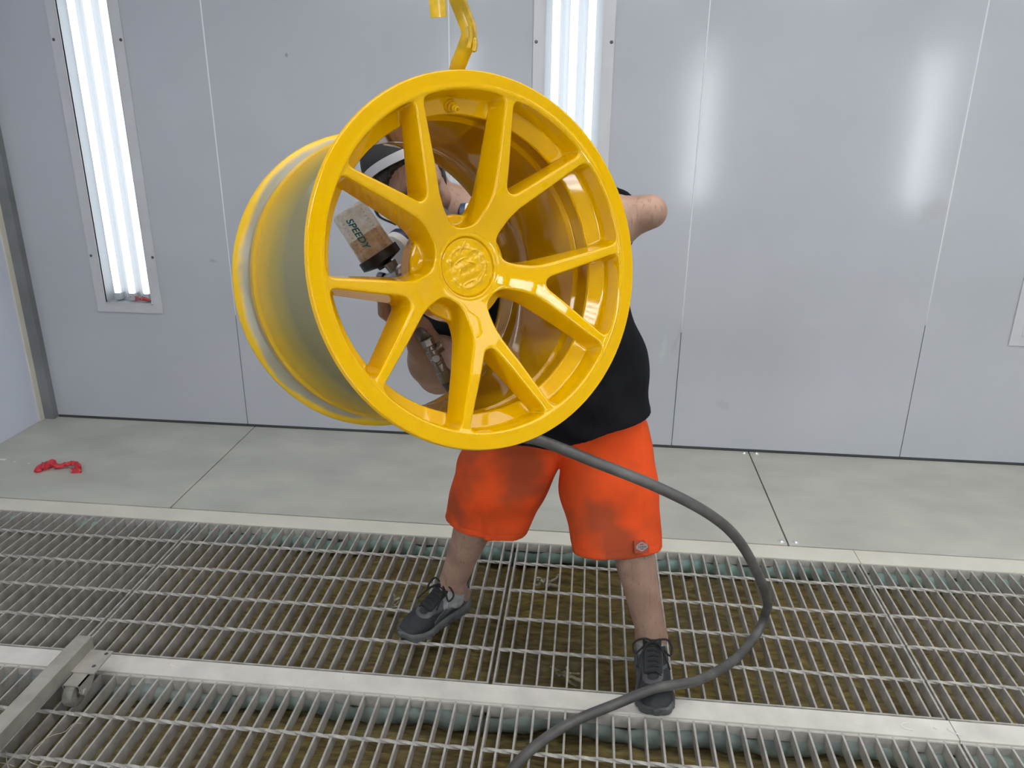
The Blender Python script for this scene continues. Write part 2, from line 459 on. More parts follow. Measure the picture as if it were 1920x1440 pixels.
# row of four-tube lamps set at 45 degrees along the upper edge of the wall opposite
HM = fixture_meshes(4, 0.386)
HM['tube'].polygons.foreach_set('use_smooth', [True]*len(HM['tube'].polygons))
hp = MB(); hp.add([(XL, YF, 2.27), (XR, YF, 2.27), (XR, YF+0.48, ZC), (XL, YF+0.48, ZC)], [(0, 1, 2, 3)])
for n_ in range(4):
    xa = -2.3+1.72*n_
    r = empty('light_fixture', (0, 0, 0), 'four-tube lamp slanting along the top of the opposite wall, seen only as glints', 'light', 'slanted lamps along the opposite wall')
    ex = Vector((0, math.sqrt(.5), math.sqrt(.5))); ez = Vector((1, 0, 0)); ey = Vector((0, -math.sqrt(.5), math.sqrt(.5)))
    o_ = Vector((xa, YF+0.075, 2.395))
    r.matrix_world = Matrix(((ex[0], ey[0], ez[0], o_[0]), (ex[1], ey[1], ez[1], o_[1]), (ex[2], ey[2], ez[2], o_[2]), (0, 0, 0, 1)))
    link('frame', HM['frame'], M['fixture'], r); link('housing', HM['housing'], M['reflector'], r); link('glass_pane', HM['pane'], M['glass'], r)
    for k in range(4): link('tube', HM['tube'], M['tube_front'], r, (0.193+(k-1.5)*0.072, 0.034, FL+0.035))

# red shreds lying in the bottom of the left fixture
m = MB()
x0, z0 = FIX[0][0], FZ0+FL
for k in range(9):
    p = np.array([x0+0.165+RNG.uniform(0, 0.07), YB+0.018+RNG.uniform(0, 0.012), z0+0.004])
    q = [p]
    for j in range(4): q.append(q[-1]+np.array([RNG.uniform(-0.014, 0.014), RNG.uniform(-0.004, 0.006), RNG.uniform(0.0, 0.009)]))
    m.tube(spline(q, 3), 0.0016, 5)
m.tube(spline([(x0+.205, YB+.022, z0+.004), (x0+.225, YB+.02, z0+.012), (x0+.245, YB+.022, z0+.006)], 4), [.003]*3+[.007]*3+[.004]*3, 8)
tag(m.obj('plastic_shreds', M['red'], None, True), 'small heap of red plastic shreds inside the left light fixture', 'debris', kind='stuff')

# ================================================================== floor
SX = [-1.41-1.191, -1.41, -0.2165, 0.972, 2.163]          # seams between gratings
R1 = (1.726, 2.456); R2 = (0.915, 1.646)
ZPIT = -0.085
fl = empty('floor', (0, 0, 0), kind='structure')
PX = [XL, -1.567, 0.758, 3.08, XR]
for i in range(4):
    a, b = PX[i]+(0.003 if i else 0), PX[i+1]-0.003
    MB().box((a, 2.552, -0.03), (b, YB-0.002, 0.0)).obj('floor_plate', M['plate'], fl, bevel=0.0012)
MB().box((XL, 2.45, -0.05), (XR, YB, -0.031)).obj('plate_backing', M['gap'], fl)
for a, b in ((XL, 0.979), (0.981, XR)):
    MB().box((a, 2.459, -0.028), (b, 2.543, 0.001)).obj('edge_strip', M['strip'], fl, bevel=0.0015)
rv = mesh('rivet', *lathe_data([(0.0125, 0.0), (0.0125, 0.0015), (0.009, 0.0025), (0.0075, 0.006), (0.004, 0.008), (0.0001, 0.0085)], (0, 0, 0), (0, 0, 1), 16), smooth=True, angle=40)
for x, y in ((0.735, 3.332), (0.79, 3.335), (0.737, 2.572), (0.787, 2.572)): link('rivet', rv, M['rivet'], fl, (x, y, 0))
MB().box((XL, YF, -0.03), (XR, 0.91, 0.0)).obj('floor_slab', M['plate'], fl)
MB().box((2.166, 0.91, -0.03), (XR, 2.456, 0.0)).obj('floor_plate', M['plate'], fl)
# pit walls and bottom
MB().box((XL, 2.46, -0.3), (XR, 2.50, -0.03)).obj('pit_side', M['pit'], fl)
MB().box((XL, YF, -0.32), (XR, 2.5, -0.3)).obj('pit_bottom', M['pit'], fl)
MB().box((XL, 0.87, -0.3), (XR, 0.905, -0.03)).obj('pit_side', M['pit'], fl)
# beam between the two rows of gratings
for i, (a, b) in enumerate(((XL, 0.974), (0.976, XR))):
    m = MB().box((a, 1.652, -0.03), (b, 1.719, 0.003)).box((a, 1.6485, -0.03), (b, 1.653, -0.004)).box((a, 1.718, -0.03), (b, 1.7225, -0.004))
    m.box((a, 1.675, -0.3), (b, 1.695, -0.03))
    m.obj('support_beam', M['beam'], fl, bevel=0.0012)

# gratings: every bar a part, sharing mesh data
GW = 1.182
def simple(name, b, smooth=False): return mesh(name, b.V, b.F, smooth, 40 if smooth else None)
BD = 0.034
bar_me = simple('bearing_bar', MB().box((-0.0026, 0, -BD), (0.0026, 0.73, 0)))
edge_me = simple('edge_bar', MB().box((-0.0028, 0, -BD), (0.0028, 0.73, 0.0005)))
end_me = simple('end_bar', MB().box((0, -0.0025, -BD), (GW, 0.0025, 0)))
def twisted(L):
    n = int(L/0.009); V = []; F = []
    for i in range(n+1):
        a = i*0.32; x = L*i/n
        for k in range(4): V.append((x, 0.0055*math.cos(a+k*math.pi/2), 0.0055*math.sin(a+k*math.pi/2)))
    for i in range(n):
        for k in range(4): F.append((i*4+k, i*4+(k+1) % 4, i*4+4+(k+1) % 4, i*4+4+k))
    return mesh('cross_rod', V, F)
rod_me = twisted(GW)
GL = {(0, 0): 'steel floor grating in the far row against the left wall',
      (0, 1): 'steel floor grating in the far row, under the shoe with the sharply turned out toe',
      (0, 2): 'steel floor grating in the far row, between the worker\'s feet and under the hose loop',
      (0, 3): 'steel floor grating in the far row, right of the hose loop',
      (1, 0): 'steel floor grating in the near row, under the wheeled rack rail',
      (1, 1): 'steel floor grating in the near row, between the rack caster and the hose end',
      (1, 2): 'steel floor grating in the near row, under the end of the grey hose',
      (1, 3): 'steel floor grating in the near row, at the bottom right corner'}
for r, (ya, yb) in enumerate((R1, R2)):
    for c in range(4):
        g = empty('floor_grating', (SX[c]+0.0045, ya, 0), GL[(r, c)], 'grating', 'floor gratings')
        for x in (0.0028, GW-0.0028): link('edge_bar', edge_me, M['bar'], g, (x, 0, 0))
        for k in range(28): link('bearing_bar', bar_me, M['bar'], g, (0.0375+0.0411*k, 0.003, -0.0005))
        for y in (0.0025, 0.7275): link('end_bar', end_me, M['bar'], g, (0, y, 0))
        for y in ((0.144, 0.291, 0.439, 0.596) if r == 0 else (0.13, 0.283, 0.435, 0.58)): link('cross_rod', rod_me, M['bar'], g, (0, y, -0.001))

# filter blankets on the pit bottom: lumpy quilted mats
def fnoise(x, y, s, seed):
    r = np.random.default_rng(seed); z = np.zeros_like(x)
    for k in range(14):
        a = r.uniform(0, 2*np.pi); f = s*r.uniform(0.5, 2.2); z += np.sin(f*(x*np.cos(a)+y*np.sin(a))+r.uniform(0, 6.3))/ (1+0.4*k)
    return z
def blanket(name, x0, x1, y0, y1, label, seed):
    nx, ny = int((x1-x0)/0.02), int((y1-y0)/0.02)
    X, Y = np.meshgrid(np.linspace(x0, x1, nx), np.linspace(y0, y1, ny))
    Z = ZPIT+0.004*fnoise(X, Y, 14, seed)+0.003*fnoise(X, Y, 50, seed+1)-0.012*np.exp(-((np.mod(Y-y0, 0.12)-0.06)/0.012)**2)
    n = nx*ny
    V = np.stack([X.ravel(), Y.ravel(), Z.ravel()], 1)
    F = [(j*nx+i, j*nx+i+1, (j+1)*nx+i+1, (j+1)*nx+i) for j in range(ny-1) for i in range(nx-1)]
    o = link(name, mesh(name, V, F, True), M['filter']); return tag(o, label, 'filter', 'filter blankets under the gratings')
blanket('filter_blanket', XL, 2.4, 1.70, 2.46, 'olive fibreglass filter blanket lying under the far row of gratings', 3)
blanket('filter_blanket', XL, 2.4, 0.91, 1.674, 'dark dusty filter blanket lying under the near row of gratings', 9)
M['dull'] = noisy(mat('grey_teal_filter_edge', (0.2, 0.25, 0.25), 0.9), (0.11, 0.135, 0.125), (0.22, 0.275, 0.25), 12, 0.35, 0.65, 5, None, (0.5, 0.01))
def edge_roll(y, label, seed, mt='teal', zc=-0.052, rad=0.024):
    P = [(x, y+0.008*math.sin(x*9+seed), zc+0.008*math.sin(x*17+seed)) for x in np.arange(XL+0.1, 2.3, 0.025)]
    r = [rad*(1+0.16*math.sin(p[0]*61+seed)+0.12*math.sin(p[0]*37)) for p in P]
    o = MB().tube(P, r, 10).obj('filter_edge', M[mt], None, True, None); tag(o, label, 'filter', 'teal filter edges')
edge_roll(2.446, 'teal ruffled filter edge showing along the far end of the gratings', 1)
edge_roll(1.638, 'dull teal filter edge showing in front of the steel beam', 2, 'dull', -0.05, 0.022)

# tufts of lint caught on the filter
def tuft(x, y, s, label, col):
    mt = noisy(mat('lint', col, 0.95), tuple(0.6*k for k in col), col, 40)
    m = MB()
    for k in range(9):
        p = np.array([x, y, ZPIT+0.02+0.3*s]); q = [p+RNG.normal(0, 0.25*s, 3)]
        d = RNG.normal(0, 1, 3); d[2] = abs(d[2])*0.6; d /= np.linalg.norm(d)
        for j in range(4): q.append(q[-1]+0.3*s*d+RNG.normal(0, 0.15*s, 3)*np.array([1, 1, 0.6]))
        m.tube(spline(q, 3), s*RNG.uniform(0.08, 0.2), 6)
    tag(m.obj('lint_tuft', mt, None, True, None), label, 'debris', 'lint tufts under the gratings')
tuft(-0.58, 2.10, 0.03, 'beige lint tuft under the grating, behind the shoe with the turned out toe', (0.5, 0.45, 0.36))
tuft(-0.10, 2.29, 0.035, 'pale stringy lint tuft under the grating, between the feet near the far edge', (0.55, 0.52, 0.4))
tuft(-0.02, 1.86, 0.032, 'fuzzy round lint tuft under the grating, close to the beam between the feet', (0.4, 0.35, 0.24))
# ================================================================== alloy wheel
WA = np.array([-0.6148987, 0.7478541, -0.2502276])        # axis, front to rear
WU = np.array([0.7724273, 0.6351033, 0.0]); WV = np.array([-0.1589204, 0.1932826, 0.9681870])
WC = np.array([-0.1392915, 1.1166455, 1.2762230])         # centre of the front face
WM = Matrix(((WU[0], WV[0], -WA[0], WC[0]), (WU[1], WV[1], -WA[1], WC[1]), (WU[2], WV[2], -WA[2], WC[2]), (0, 0, 0, 1)))
def wloc(x, y, z): return WC+WU*x+WV*y-WA*z
wheel = empty('car_wheel', (0, 0, 0), 'bare alloy car wheel freshly sprayed glossy yellow, hanging from a hook', 'wheel')
wheel.matrix_world = WM

_r = np.linspace(0, 0.32, 641)
_z = np.interp(_r, [0, 0.05, 0.07, 0.11, 0.16, 0.245, 0.32], [-0.068, -0.068, -0.061, -0.041, -0.026, -0.007, 0.004])
_k = np.exp(-np.linspace(-2.2, 2.2, 61)**2); _k /= _k.sum()
_z = np.convolve(np.pad(_z, 30, mode='edge'), _k, 'valid')
def zf(r): return np.interp(r, _r, _z)
MIDS = np.radians([54.5, -18.0, -90.0, -162.0, 126.3]); HALF = math.radians(18.3)
RING = [(0.2690, -0.0035), (0.2475, -0.0060), (0.2455, -0.0085), (0.2448, -0.0440), (0.2425, -0.0470), (0.2235, -0.0585), (0.2225, -0.0620), (0.2290, -0.0700), (0.2370, -0.0680), (0.2500, -0.0480), (0.2520, -0.0300), (0.2600, -0.0180), (0.2695, -0.0150), (0.2710, -0.0090)]
def poly_sdf(x, y, P):
    P = np.asarray(P); d = np.full(x.shape, 1e9); s = np.ones(x.shape)
    for i in range(len(P)):
        a = P[i]; b = P[i-1]; ex, ey = b-a; wx = x-a[0]; wy = y-a[1]
        t = np.clip((wx*ex+wy*ey)/(ex*ex+ey*ey), 0, 1)
        d = np.minimum(d, (wx-ex*t)**2+(wy-ey*t)**2)
        c1 = y >= a[1]; c2 = y < b[1]; c3 = ex*wy > ey*wx
        s = np.where((c1 & c2 & c3) | (~c1 & ~c2 & ~c3), -s, s)
    return s*np.sqrt(d)
def spoke_parts(P):
    x, y, z = P[:, 0], P[:, 1], P[:, 2]; r = np.hypot(x, y); top = zf(r); dep = np.maximum(top-z, 0)
    slab = smax((z-top)*0.9, ((top-0.054+0.012*np.clip((r-0.1)/0.14, 0, 1))-z)*0.9, 0.004)
    out = []
    for m in MIDS:
        for sg in (-1, 1):
            a = np.array([0.088*np.cos(m), 0.088*np.sin(m)]); b = np.array([0.256*np.cos(m+sg*HALF*1.015), 0.256*np.sin(m+sg*HALF*1.015)])
            ba = b-a; t = np.clip(((x-a[0])*ba[0]+(y-a[1])*ba[1])/(ba@ba), 0, 1)
            bow = 0.0*t
            lat = np.hypot(x-a[0]-t*ba[0], y-a[1]-t*ba[1])
            w = 0.0115-0.0052*t + dep*(0.20-0.06*t)
            out.append((lat-w)*0.97)
    return out, r, z, top, dep, slab, x, y
def hub_lat(r, dep, x, y):
    d = r-0.0585-0.12*dep
    for m in MIDS:
        c, s = np.cos(m), np.sin(m); t = np.clip((x*c+y*s)/0.104, 0, 1)
        lat = np.hypot(x-t*0.104*c, y-t*0.104*s)
        d = smin(d, (lat-(0.0245-0.006*t)-0.16*dep)*0.97, 0.014)
    return d
def face_sdf(P):
    sp, r, z, top, dep, slab, x, y = spoke_parts(P)
    d = hub_lat(r, dep, x, y)
    s = sp[0]
    for q in sp[1:]: s = smin(s, q, 0.008)
    d = smin(d, s, 0.012)
    # the bars meet the inner wall of the rim with a fillet
    d = smin(d, 0.2463-r+0.0*z, 0.016)
    d = np.maximum(d, r-0.2500)
    d = smax(d, slab, 0.0035)
    pad = smax(r-0.083, np.abs(z+0.115)-0.018, 0.005)                           # mounting pad behind
    d = smin(d, pad, 0.006)
    d = smax(d, -smax(r-0.0455, -0.0735-z, 0.002), 0.003)                       # recess of the cap
    gro = np.hypot(r-0.0508, z-(top+0.0010))-0.0014
    d = smax(d, -gro, 0.002)
    g = poly_sdf(r, z, RING)-0.0008
    d = smin(d, g, 0.004)
    return smax(d, (z+0.0028-0.0006*(r-0.245)/0.025), 0.0015)
V, Q, G = surfnet(face_sdf, (-0.28, -0.28, -0.14), (0.28, 0.28, 0.012), 0.0021)
cen = V[Q].mean(1)
sp, r, z, top, dep, slab, x, y = spoke_parts(cen)
dd = np.stack([poly_sdf(r, z, RING)]+[np.minimum(hub_lat(r, dep, x, y), r-0.075)]+sp, 1)
dd[:, 2:] -= 0.0004
own = dd.argmin(1)
for k in range(12):
    sel = Q[own == k]
    if len(sel) == 0: continue
    u, inv = np.unique(sel, return_inverse=True)
    nm = 'rim_lip' if k == 0 else 'hub' if k == 1 else 'spoke'
    link(nm, net_mesh(nm, V[u], inv.reshape(-1, 4), G[u]), M['yellow'], wheel)
print('wheel faces', len(Q))

def lathe_part(name, prof, m, parent, n=160, closed=False, angle=30):
    me = mesh(name, *lathe_data(prof, (0, 0, 0), (0, 0, 1), n, closed, False), smooth=True, angle=angle)
    return link(name, me, m, parent)
# inside of the barrel (seen through the spokes)
inner = [(0.2290, -0.0640), (0.2285, -0.0720), (0.2300, -0.0735), (0.2305, -0.0990), (0.2295, -0.1005), (0.2255, -0.1030), (0.2240, -0.1045), (0.2215, -0.1400), (0.2200, -0.2300),
         (0.2235, -0.2600), (0.2325, -0.2930), (0.2365, -0.3050), (0.2390, -0.3180), (0.2395, -0.3420), (0.2410, -0.3440), (0.2415, -0.3640), (0.2440, -0.3700), (0.2520, -0.3860), (0.2600, -0.3950), (0.2650, -0.3985)]
lathe_part('barrel_inside', inner[::-1], M['yellow'], wheel)
outer = [(0.2620, -0.3990), (0.2665, -0.4000), (0.2692, -0.3985), (0.2700, -0.3960), (0.2698, -0.3920), (0.2680, -0.3890), (0.2640, -0.3850), (0.2570, -0.3790), (0.2505, -0.3755), (0.2490, -0.3735),
         (0.2488, -0.3700), (0.2500, -0.3680), (0.2502, -0.3480), (0.2510, -0.3400), (0.2525, -0.3370), (0.2528, -0.3340), (0.2505, -0.3300), (0.2480, -0.3260), (0.2475, -0.3220), (0.2460, -0.3120), (0.2385, -0.2850), (0.2315, -0.2600), (0.2280, -0.2450), (0.2270, -0.2300),
         (0.2268, -0.1300), (0.2290, -0.1100), (0.2340, -0.0900), (0.2380, -0.0700), (0.2490, -0.0480)]
bp = mat('half_sprayed_barrel', (0.3, 0.28, 0.2), 0.3, spec=0.45)
tc = nd(bp, 'ShaderNodeTexCoord'); sx = nd(bp, 'ShaderNodeSeparateXYZ'); wire(bp, tc.outputs['Object'], sx.inputs[0])
na = noise(bp, 9, 3, stretch=(1, 1, 3))
ad = nd(bp, 'ShaderNodeMath', operation='MULTIPLY_ADD'); wire(bp, na, ad.inputs[0]); ad.inputs[1].default_value = 0.022; wire(bp, sx.outputs[2], ad.inputs[2])
mr = nd(bp, 'ShaderNodeMapRange'); wire(bp, ad.outputs[0], mr.inputs['Value']); mr.inputs['From Min'].default_value = -0.40; mr.inputs['From Max'].default_value = 0.0
Y = (0.70, 0.40, 0.006); O = (0.20, 0.18, 0.082)
base(bp, ramp(bp, mr.outputs[0], [(0.0, Y), (0.068, (0.62, 0.38, 0.01)), (0.080, (0.27, 0.25, 0.18)), (0.120, (0.25, 0.22, 0.15)), (0.140, (0.56, 0.32, 0.008)), (0.24, (0.50, 0.30, 0.008)), (0.33, (0.30, 0.22, 0.04)), (0.43, O), (0.85, O), (1.0, (0.13, 0.11, 0.04))]))
lathe_part('barrel_outside', outer, bp, wheel)
# centre cap, masked and painted over: wrinkled relief with a raised ring
def cap_h(x, y):
    r = np.hypot(x, y); a = np.arctan2(y, x)
    h = 0.0011*np.exp(-((r-0.030-0.002*np.sin(3*a+1))/0.0016)**2)
    h += 0.0016*np.exp(-((r-0.0305)/0.004)**2)*np.maximum(np.sin(11*a+2*np.sin(3*a)), 0)*0.8
    for cx, cy, L, an, s in ((-0.006, 0.030, 0.012, 1.0, 1.6), (-0.011, 0.012, 0.014, 0.4, 1.2), (0.008, 0.006, 0.010, -0.4, 1.3), (0.024, 0.002, 0.013, 1.8, 1.2), (-0.015, -0.006, 0.012, 1.2, 1.0), (0.000, -0.022, 0.016, 0.3, 1.2), (0.018, -0.016, 0.012, 0.8, 1.0), (-0.004, 0.002, 0.012, -1.1, 1.1), (0.012, 0.024, 0.010, 0.2, 0.9), (-0.026, 0.008, 0.010, -0.9, 0.9)):
        c, s_ = math.cos(an), math.sin(an); u = (x-cx)*c+(y-cy)*s_; v = -(x-cx)*s_+(y-cy)*c
        v = v+12*u*u
        h += s*0.0021*np.exp(-(u/L*1.6)**2)*np.exp(-(v/0.0011)**2)
    h += 0.0007*fnoise(x, y, 210, 5)*np.exp(-(r/0.036)**4)
    return h
nr, na_ = 60, 168
rr_ = np.linspace(0.0003, 0.0449, nr); aa = np.linspace(0, 2*np.pi, na_, endpoint=False)
R_, A_ = np.meshgrid(rr_, aa, indexing='ij'); X_, Y_ = R_*np.cos(A_), R_*np.sin(A_)
Z_ = -0.0712+cap_h(X_, Y_)-0.0025*np.clip((R_-0.0425)/0.0024, 0, 1)**2
Vc = np.stack([X_.ravel(), Y_.ravel(), Z_.ravel()], 1)
Fc = [(i*na_+j, i*na_+(j+1) % na_, (i+1)*na_+(j+1) % na_, (i+1)*na_+j)[::-1] for i in range(nr-1) for j in range(na_)]
Fc = [f[::-1] for f in Fc]+[tuple(range(na_))]
Fc = [f if i < len(Fc)-1 else f for i, f in enumerate(Fc)]
cp = link('centre_cap', mesh('centre_cap', Vc, Fc, True), M['yellow'], wheel); cp['label'] = 'wrinkled painted-over centre cap'
# tyre valve on the shelf between the two upper spokes
a0 = math.radians(91.0)
vd = np.array([-0.45*math.cos(a0), -0.45*math.sin(a0), 0.89])
vp = np.array([0.2335*math.cos(a0), 0.2335*math.sin(a0), -0.0535])
m = MB().lathe([(0.0001, -0.004), (0.0100, -0.004), (0.0104, 0.002), (0.0092, 0.0050), (0.0078, 0.0060), (0.0076, 0.0100), (0.0058, 0.0115), (0.0056, 0.0180), (0.0044, 0.0190), (0.0042, 0.0225), (0.0026, 0.0235), (0.0022, 0.0200), (0.0001, 0.0200)], vp, vd, 24)
m.obj('valve', M['yellow'], wheel, True, 40)

# ---- hook: one bent flat bar, its upper end turned over a rail
def flat_bar(P, w, t, up):
    P = np.asarray(P, float); T = np.gradient(P, axis=0); T /= np.linalg.norm(T, axis=1)[:, None]
    up = np.asarray(up, float); V = []
    for i in range(len(P)):
        s = up-T[i]*(up@T[i]); s /= np.linalg.norm(s); n = np.cross(T[i], s)
        for a, b in ((1, .6), (.8, 1), (-.8, 1), (-1, .6), (-1, -.6), (-.8, -1), (.8, -1), (1, -.6)): V.append(P[i]+s*w/2*a+n*t/2*b)
    n8 = 8; F = [(i*n8+j, i*n8+(j+1) % n8, (i+1)*n8+(j+1) % n8, (i+1)*n8+j) for i in range(len(P)-1) for j in range(n8)]
    F += [tuple(range(n8-1, -1, -1)), tuple(range((len(P)-1)*n8, len(P)*n8))]
    return V, F
hm = noisy(mat('paint_crusted_hook', (0.6, 0.36, 0.01), 0.3, coat=0.4), (0.36, 0.24, 0.01), (0.66, 0.40, 0.008), 35, 0.3, 0.6, 4, None, (0.3, 0.003))
p_low = [(-0.229, 1.262, 1.478), (-0.213, 1.238, 1.520), (-0.202, 1.222, 1.545), (-0.186, 1.206, 1.574), (-0.1825, 1.202, 1.584), (-0.184, 1.201, 1.593), (-0.193, 1.199, 1.615), (-0.205, 1.197, 1.642), (-0.214, 1.195, 1.675)]
p_top = [(-0.216, 1.194, 1.70), (-0.215, 1.188, 1.722), (-0.216, 1.176, 1.737), (-0.218, 1.160, 1.737), (-0.219, 1.150, 1.722), (-0.219, 1.148, 1.69), (-0.219, 1.148, 1.65), (-0.216, 1.150, 1.601)]
m = MB(); m.add(*flat_bar(p_low+p_top, 0.0228, 0.0075, (1, -0.25, 0.2)))
m.tube(spline([(-0.183, 1.196, 1.566), (-0.1795, 1.196, 1.580), (-0.181, 1.195, 1.594)], 4), 0.0035, 8)      # weld bead at the bend
m.tube(spline([(-0.176, 1.197, 1.560), (-0.174, 1.197, 1.570), (-0.1745, 1.196, 1.58)], 4), [0.001]+[0.004]*7+[0.001], 8)
tag(m.obj('wheel_hook', hm, None, True, 40), 'bent flat steel hook crusted with yellow paint above the wheel', 'hook')
rail = MB().box((-2.0, 1.1605, 1.688), (1.8, 1.1845, 1.7265)).obj('hanging_rail', M['rack'], bevel=0.002)
tag(rail, 'steel rail overhead that carries the yellow hook, just above the picture', 'rail')
# ================================================================== person
person = empty('person', (-0.06, 1.86, 0), 'person in black t-shirt and orange shorts bending behind the yellow wheel', 'person')
def pchild(o): o.parent = person; o.matrix_parent_inverse = person.matrix_world.inverted(); return o
bpy.context.view_layer.update()
PI_ = Matrix.Translation((0.06, -1.86, 0))
def pc(o, p=None):
    o.parent = p or person
    if p is None: o.matrix_parent_inverse = PI_
    return o
sk = mat('skin', (0.5, 0.29, 0.2), 0.55, spec=0.35)
sk.node_tree.nodes['Principled BSDF'].inputs['Subsurface Weight'].default_value = 0.0
n1 = noise(sk, 14, 4); n2 = noise(sk, 90, 3, stretch=(1.6, 1.6, 0.35)); n3 = noise(sk, 26, 5)
c = ramp(sk, n1, [(0.35, (0.30, 0.18, 0.13)), (0.65, (0.40, 0.255, 0.19))])
c = mix(sk, ramp(sk, n2, [(0.56, (0, 0, 0)), (0.72, (0.55, 0.55, 0.55))]), c, (0.17, 0.09, 0.055))
c = mix(sk, ramp(sk, n3, [(0.66, (0, 0, 0)), (0.74, (0.5, 0.5, 0.5))]), c, (0.16, 0.08, 0.05))
base(sk, c); bump(sk, n2, 0.25, 0.0015)

# joints (l = the wearer's left, on the right of the picture)
PEL = np.array([-0.055, 1.985, 0.735]); CHE = np.array([-0.12, 1.90, 1.03]); NEK = np.array([-0.185, 1.815, 1.215])
HIPl, HIPr = np.array([0.045, 1.985, 0.70]), np.array([-0.150, 1.995, 0.685])
KNEl, KNEr = np.array([0.128, 1.838, 0.455]), np.array([-0.262, 1.915, 0.455])
ANKl, ANKr = np.array([0.217, 1.842, 0.105]), np.array([-0.371, 2.018, 0.110])
SHOl, SHOr = np.array([0.015, 1.845, 1.235]), np.array([-0.320, 1.795, 1.135])
ELBl, WRIl = np.array([0.116, 1.610, 1.290]), WC+WU*0.318+WV*0.01+WA*0.447
ELBr, WRIr = np.array([-0.322, 1.625, 0.925]), np.array([-0.338, 1.505, 1.055])
HC = np.array([-0.380, 1.662, 1.328])
HF = np.array([0.52, -0.76, -0.38]); HF /= np.linalg.norm(HF)
HU = np.array([-0.22, -0.25, 0.94]); HU -= HF*(HU@HF); HU /= np.linalg.norm(HU); HS = np.cross(HU, HF)    # HS: towards the wearer's left
HR = np.stack([HF, HU, HS], 1)
def hw(f, u, s): return HC+HF*f+HU*u+HS*s
FOOTl = (np.array([0.220, 1.632, 0.0]), np.array([0.004, -1.0, 0]))           # toe tip, direction
FOOTr = (np.array([-0.498, 1.862, 0.0]), np.array([-0.60, -0.80, 0]))

# gun frame: nozzle direction, up (towards the cup), side
GU = np.array([-0.54, 0.0, 0.84]); GU /= np.linalg.norm(GU)
GF = np.array([0.615, -0.748, 0.25]); GF -= GU*(GF@GU); GF /= np.linalg.norm(GF); GS = np.cross(GU, GF)
GO = np.array([-0.394, 1.470, 1.201])-GU*0.036                                  # under the cup
GR = Matrix(((GF[0], GS[0], GU[0], GO[0]), (GF[1], GS[1], GU[1], GO[1]), (GF[2], GS[2], GU[2], GO[2]), (0, 0, 0, 1)))
def gw(f, s, u): return GO+GF*f+GS*s+GU*u

def head_sdf(P):
    q = (P-HC) @ HR
    d = ellip(q, (-0.014, 0.038, 0), (0.094, 0.080, 0.074))
    d = smin(d, ellip(q, (0.030, -0.030, 0), (0.060, 0.082, 0.060)), 0.03)
    d = smin(d, ellip(q, (0.046, -0.086, 0), (0.040, 0.030, 0.040)), 0.03)
    d = smin(d, ellip(q, (0.074, 0.038, 0), (0.016, 0.018, 0.044)), 0.02)               # brow
    for s in (-1, 1):
        d = smax(d, -(np.linalg.norm(q-np.array([0.096, 0.012, s*0.031]), axis=1)-0.017), 0.014)   # eye sockets
        d = smin(d, np.linalg.norm(q-np.array([0.066, 0.010, s*0.031]), axis=1)-0.0165, 0.004)
        d = smin(d, ellip(q, (0.054, -0.018, s*0.045), (0.026, 0.020, 0.018)), 0.02)     # cheek bones
        e = ellip(q, (-0.012, -0.002, s*0.076), (0.018, 0.031, 0.010))                   # ears
        e = smax(e, -ellip(q, (-0.006, -0.002, s*0.086), (0.010, 0.020, 0.007)), 0.004)
        d = smin(d, e, 0.006)
    n = smin(cone(q, (0.084, 0.018, 0), (0.108, -0.026, 0), 0.010, 0.013), cone(q, (0.090, -0.030, -0.013), (0.090, -0.030, 0.013), 0.009, 0.009), 0.012)
    d = smin(d, n, 0.010)
    d = smin(d, ellip(q, (0.082, -0.058, 0), (0.012, 0.006, 0.024)), 0.008)
    d = smin(d, ellip(q, (0.080, -0.070, 0), (0.012, 0.006, 0.021)), 0.006)
    return d
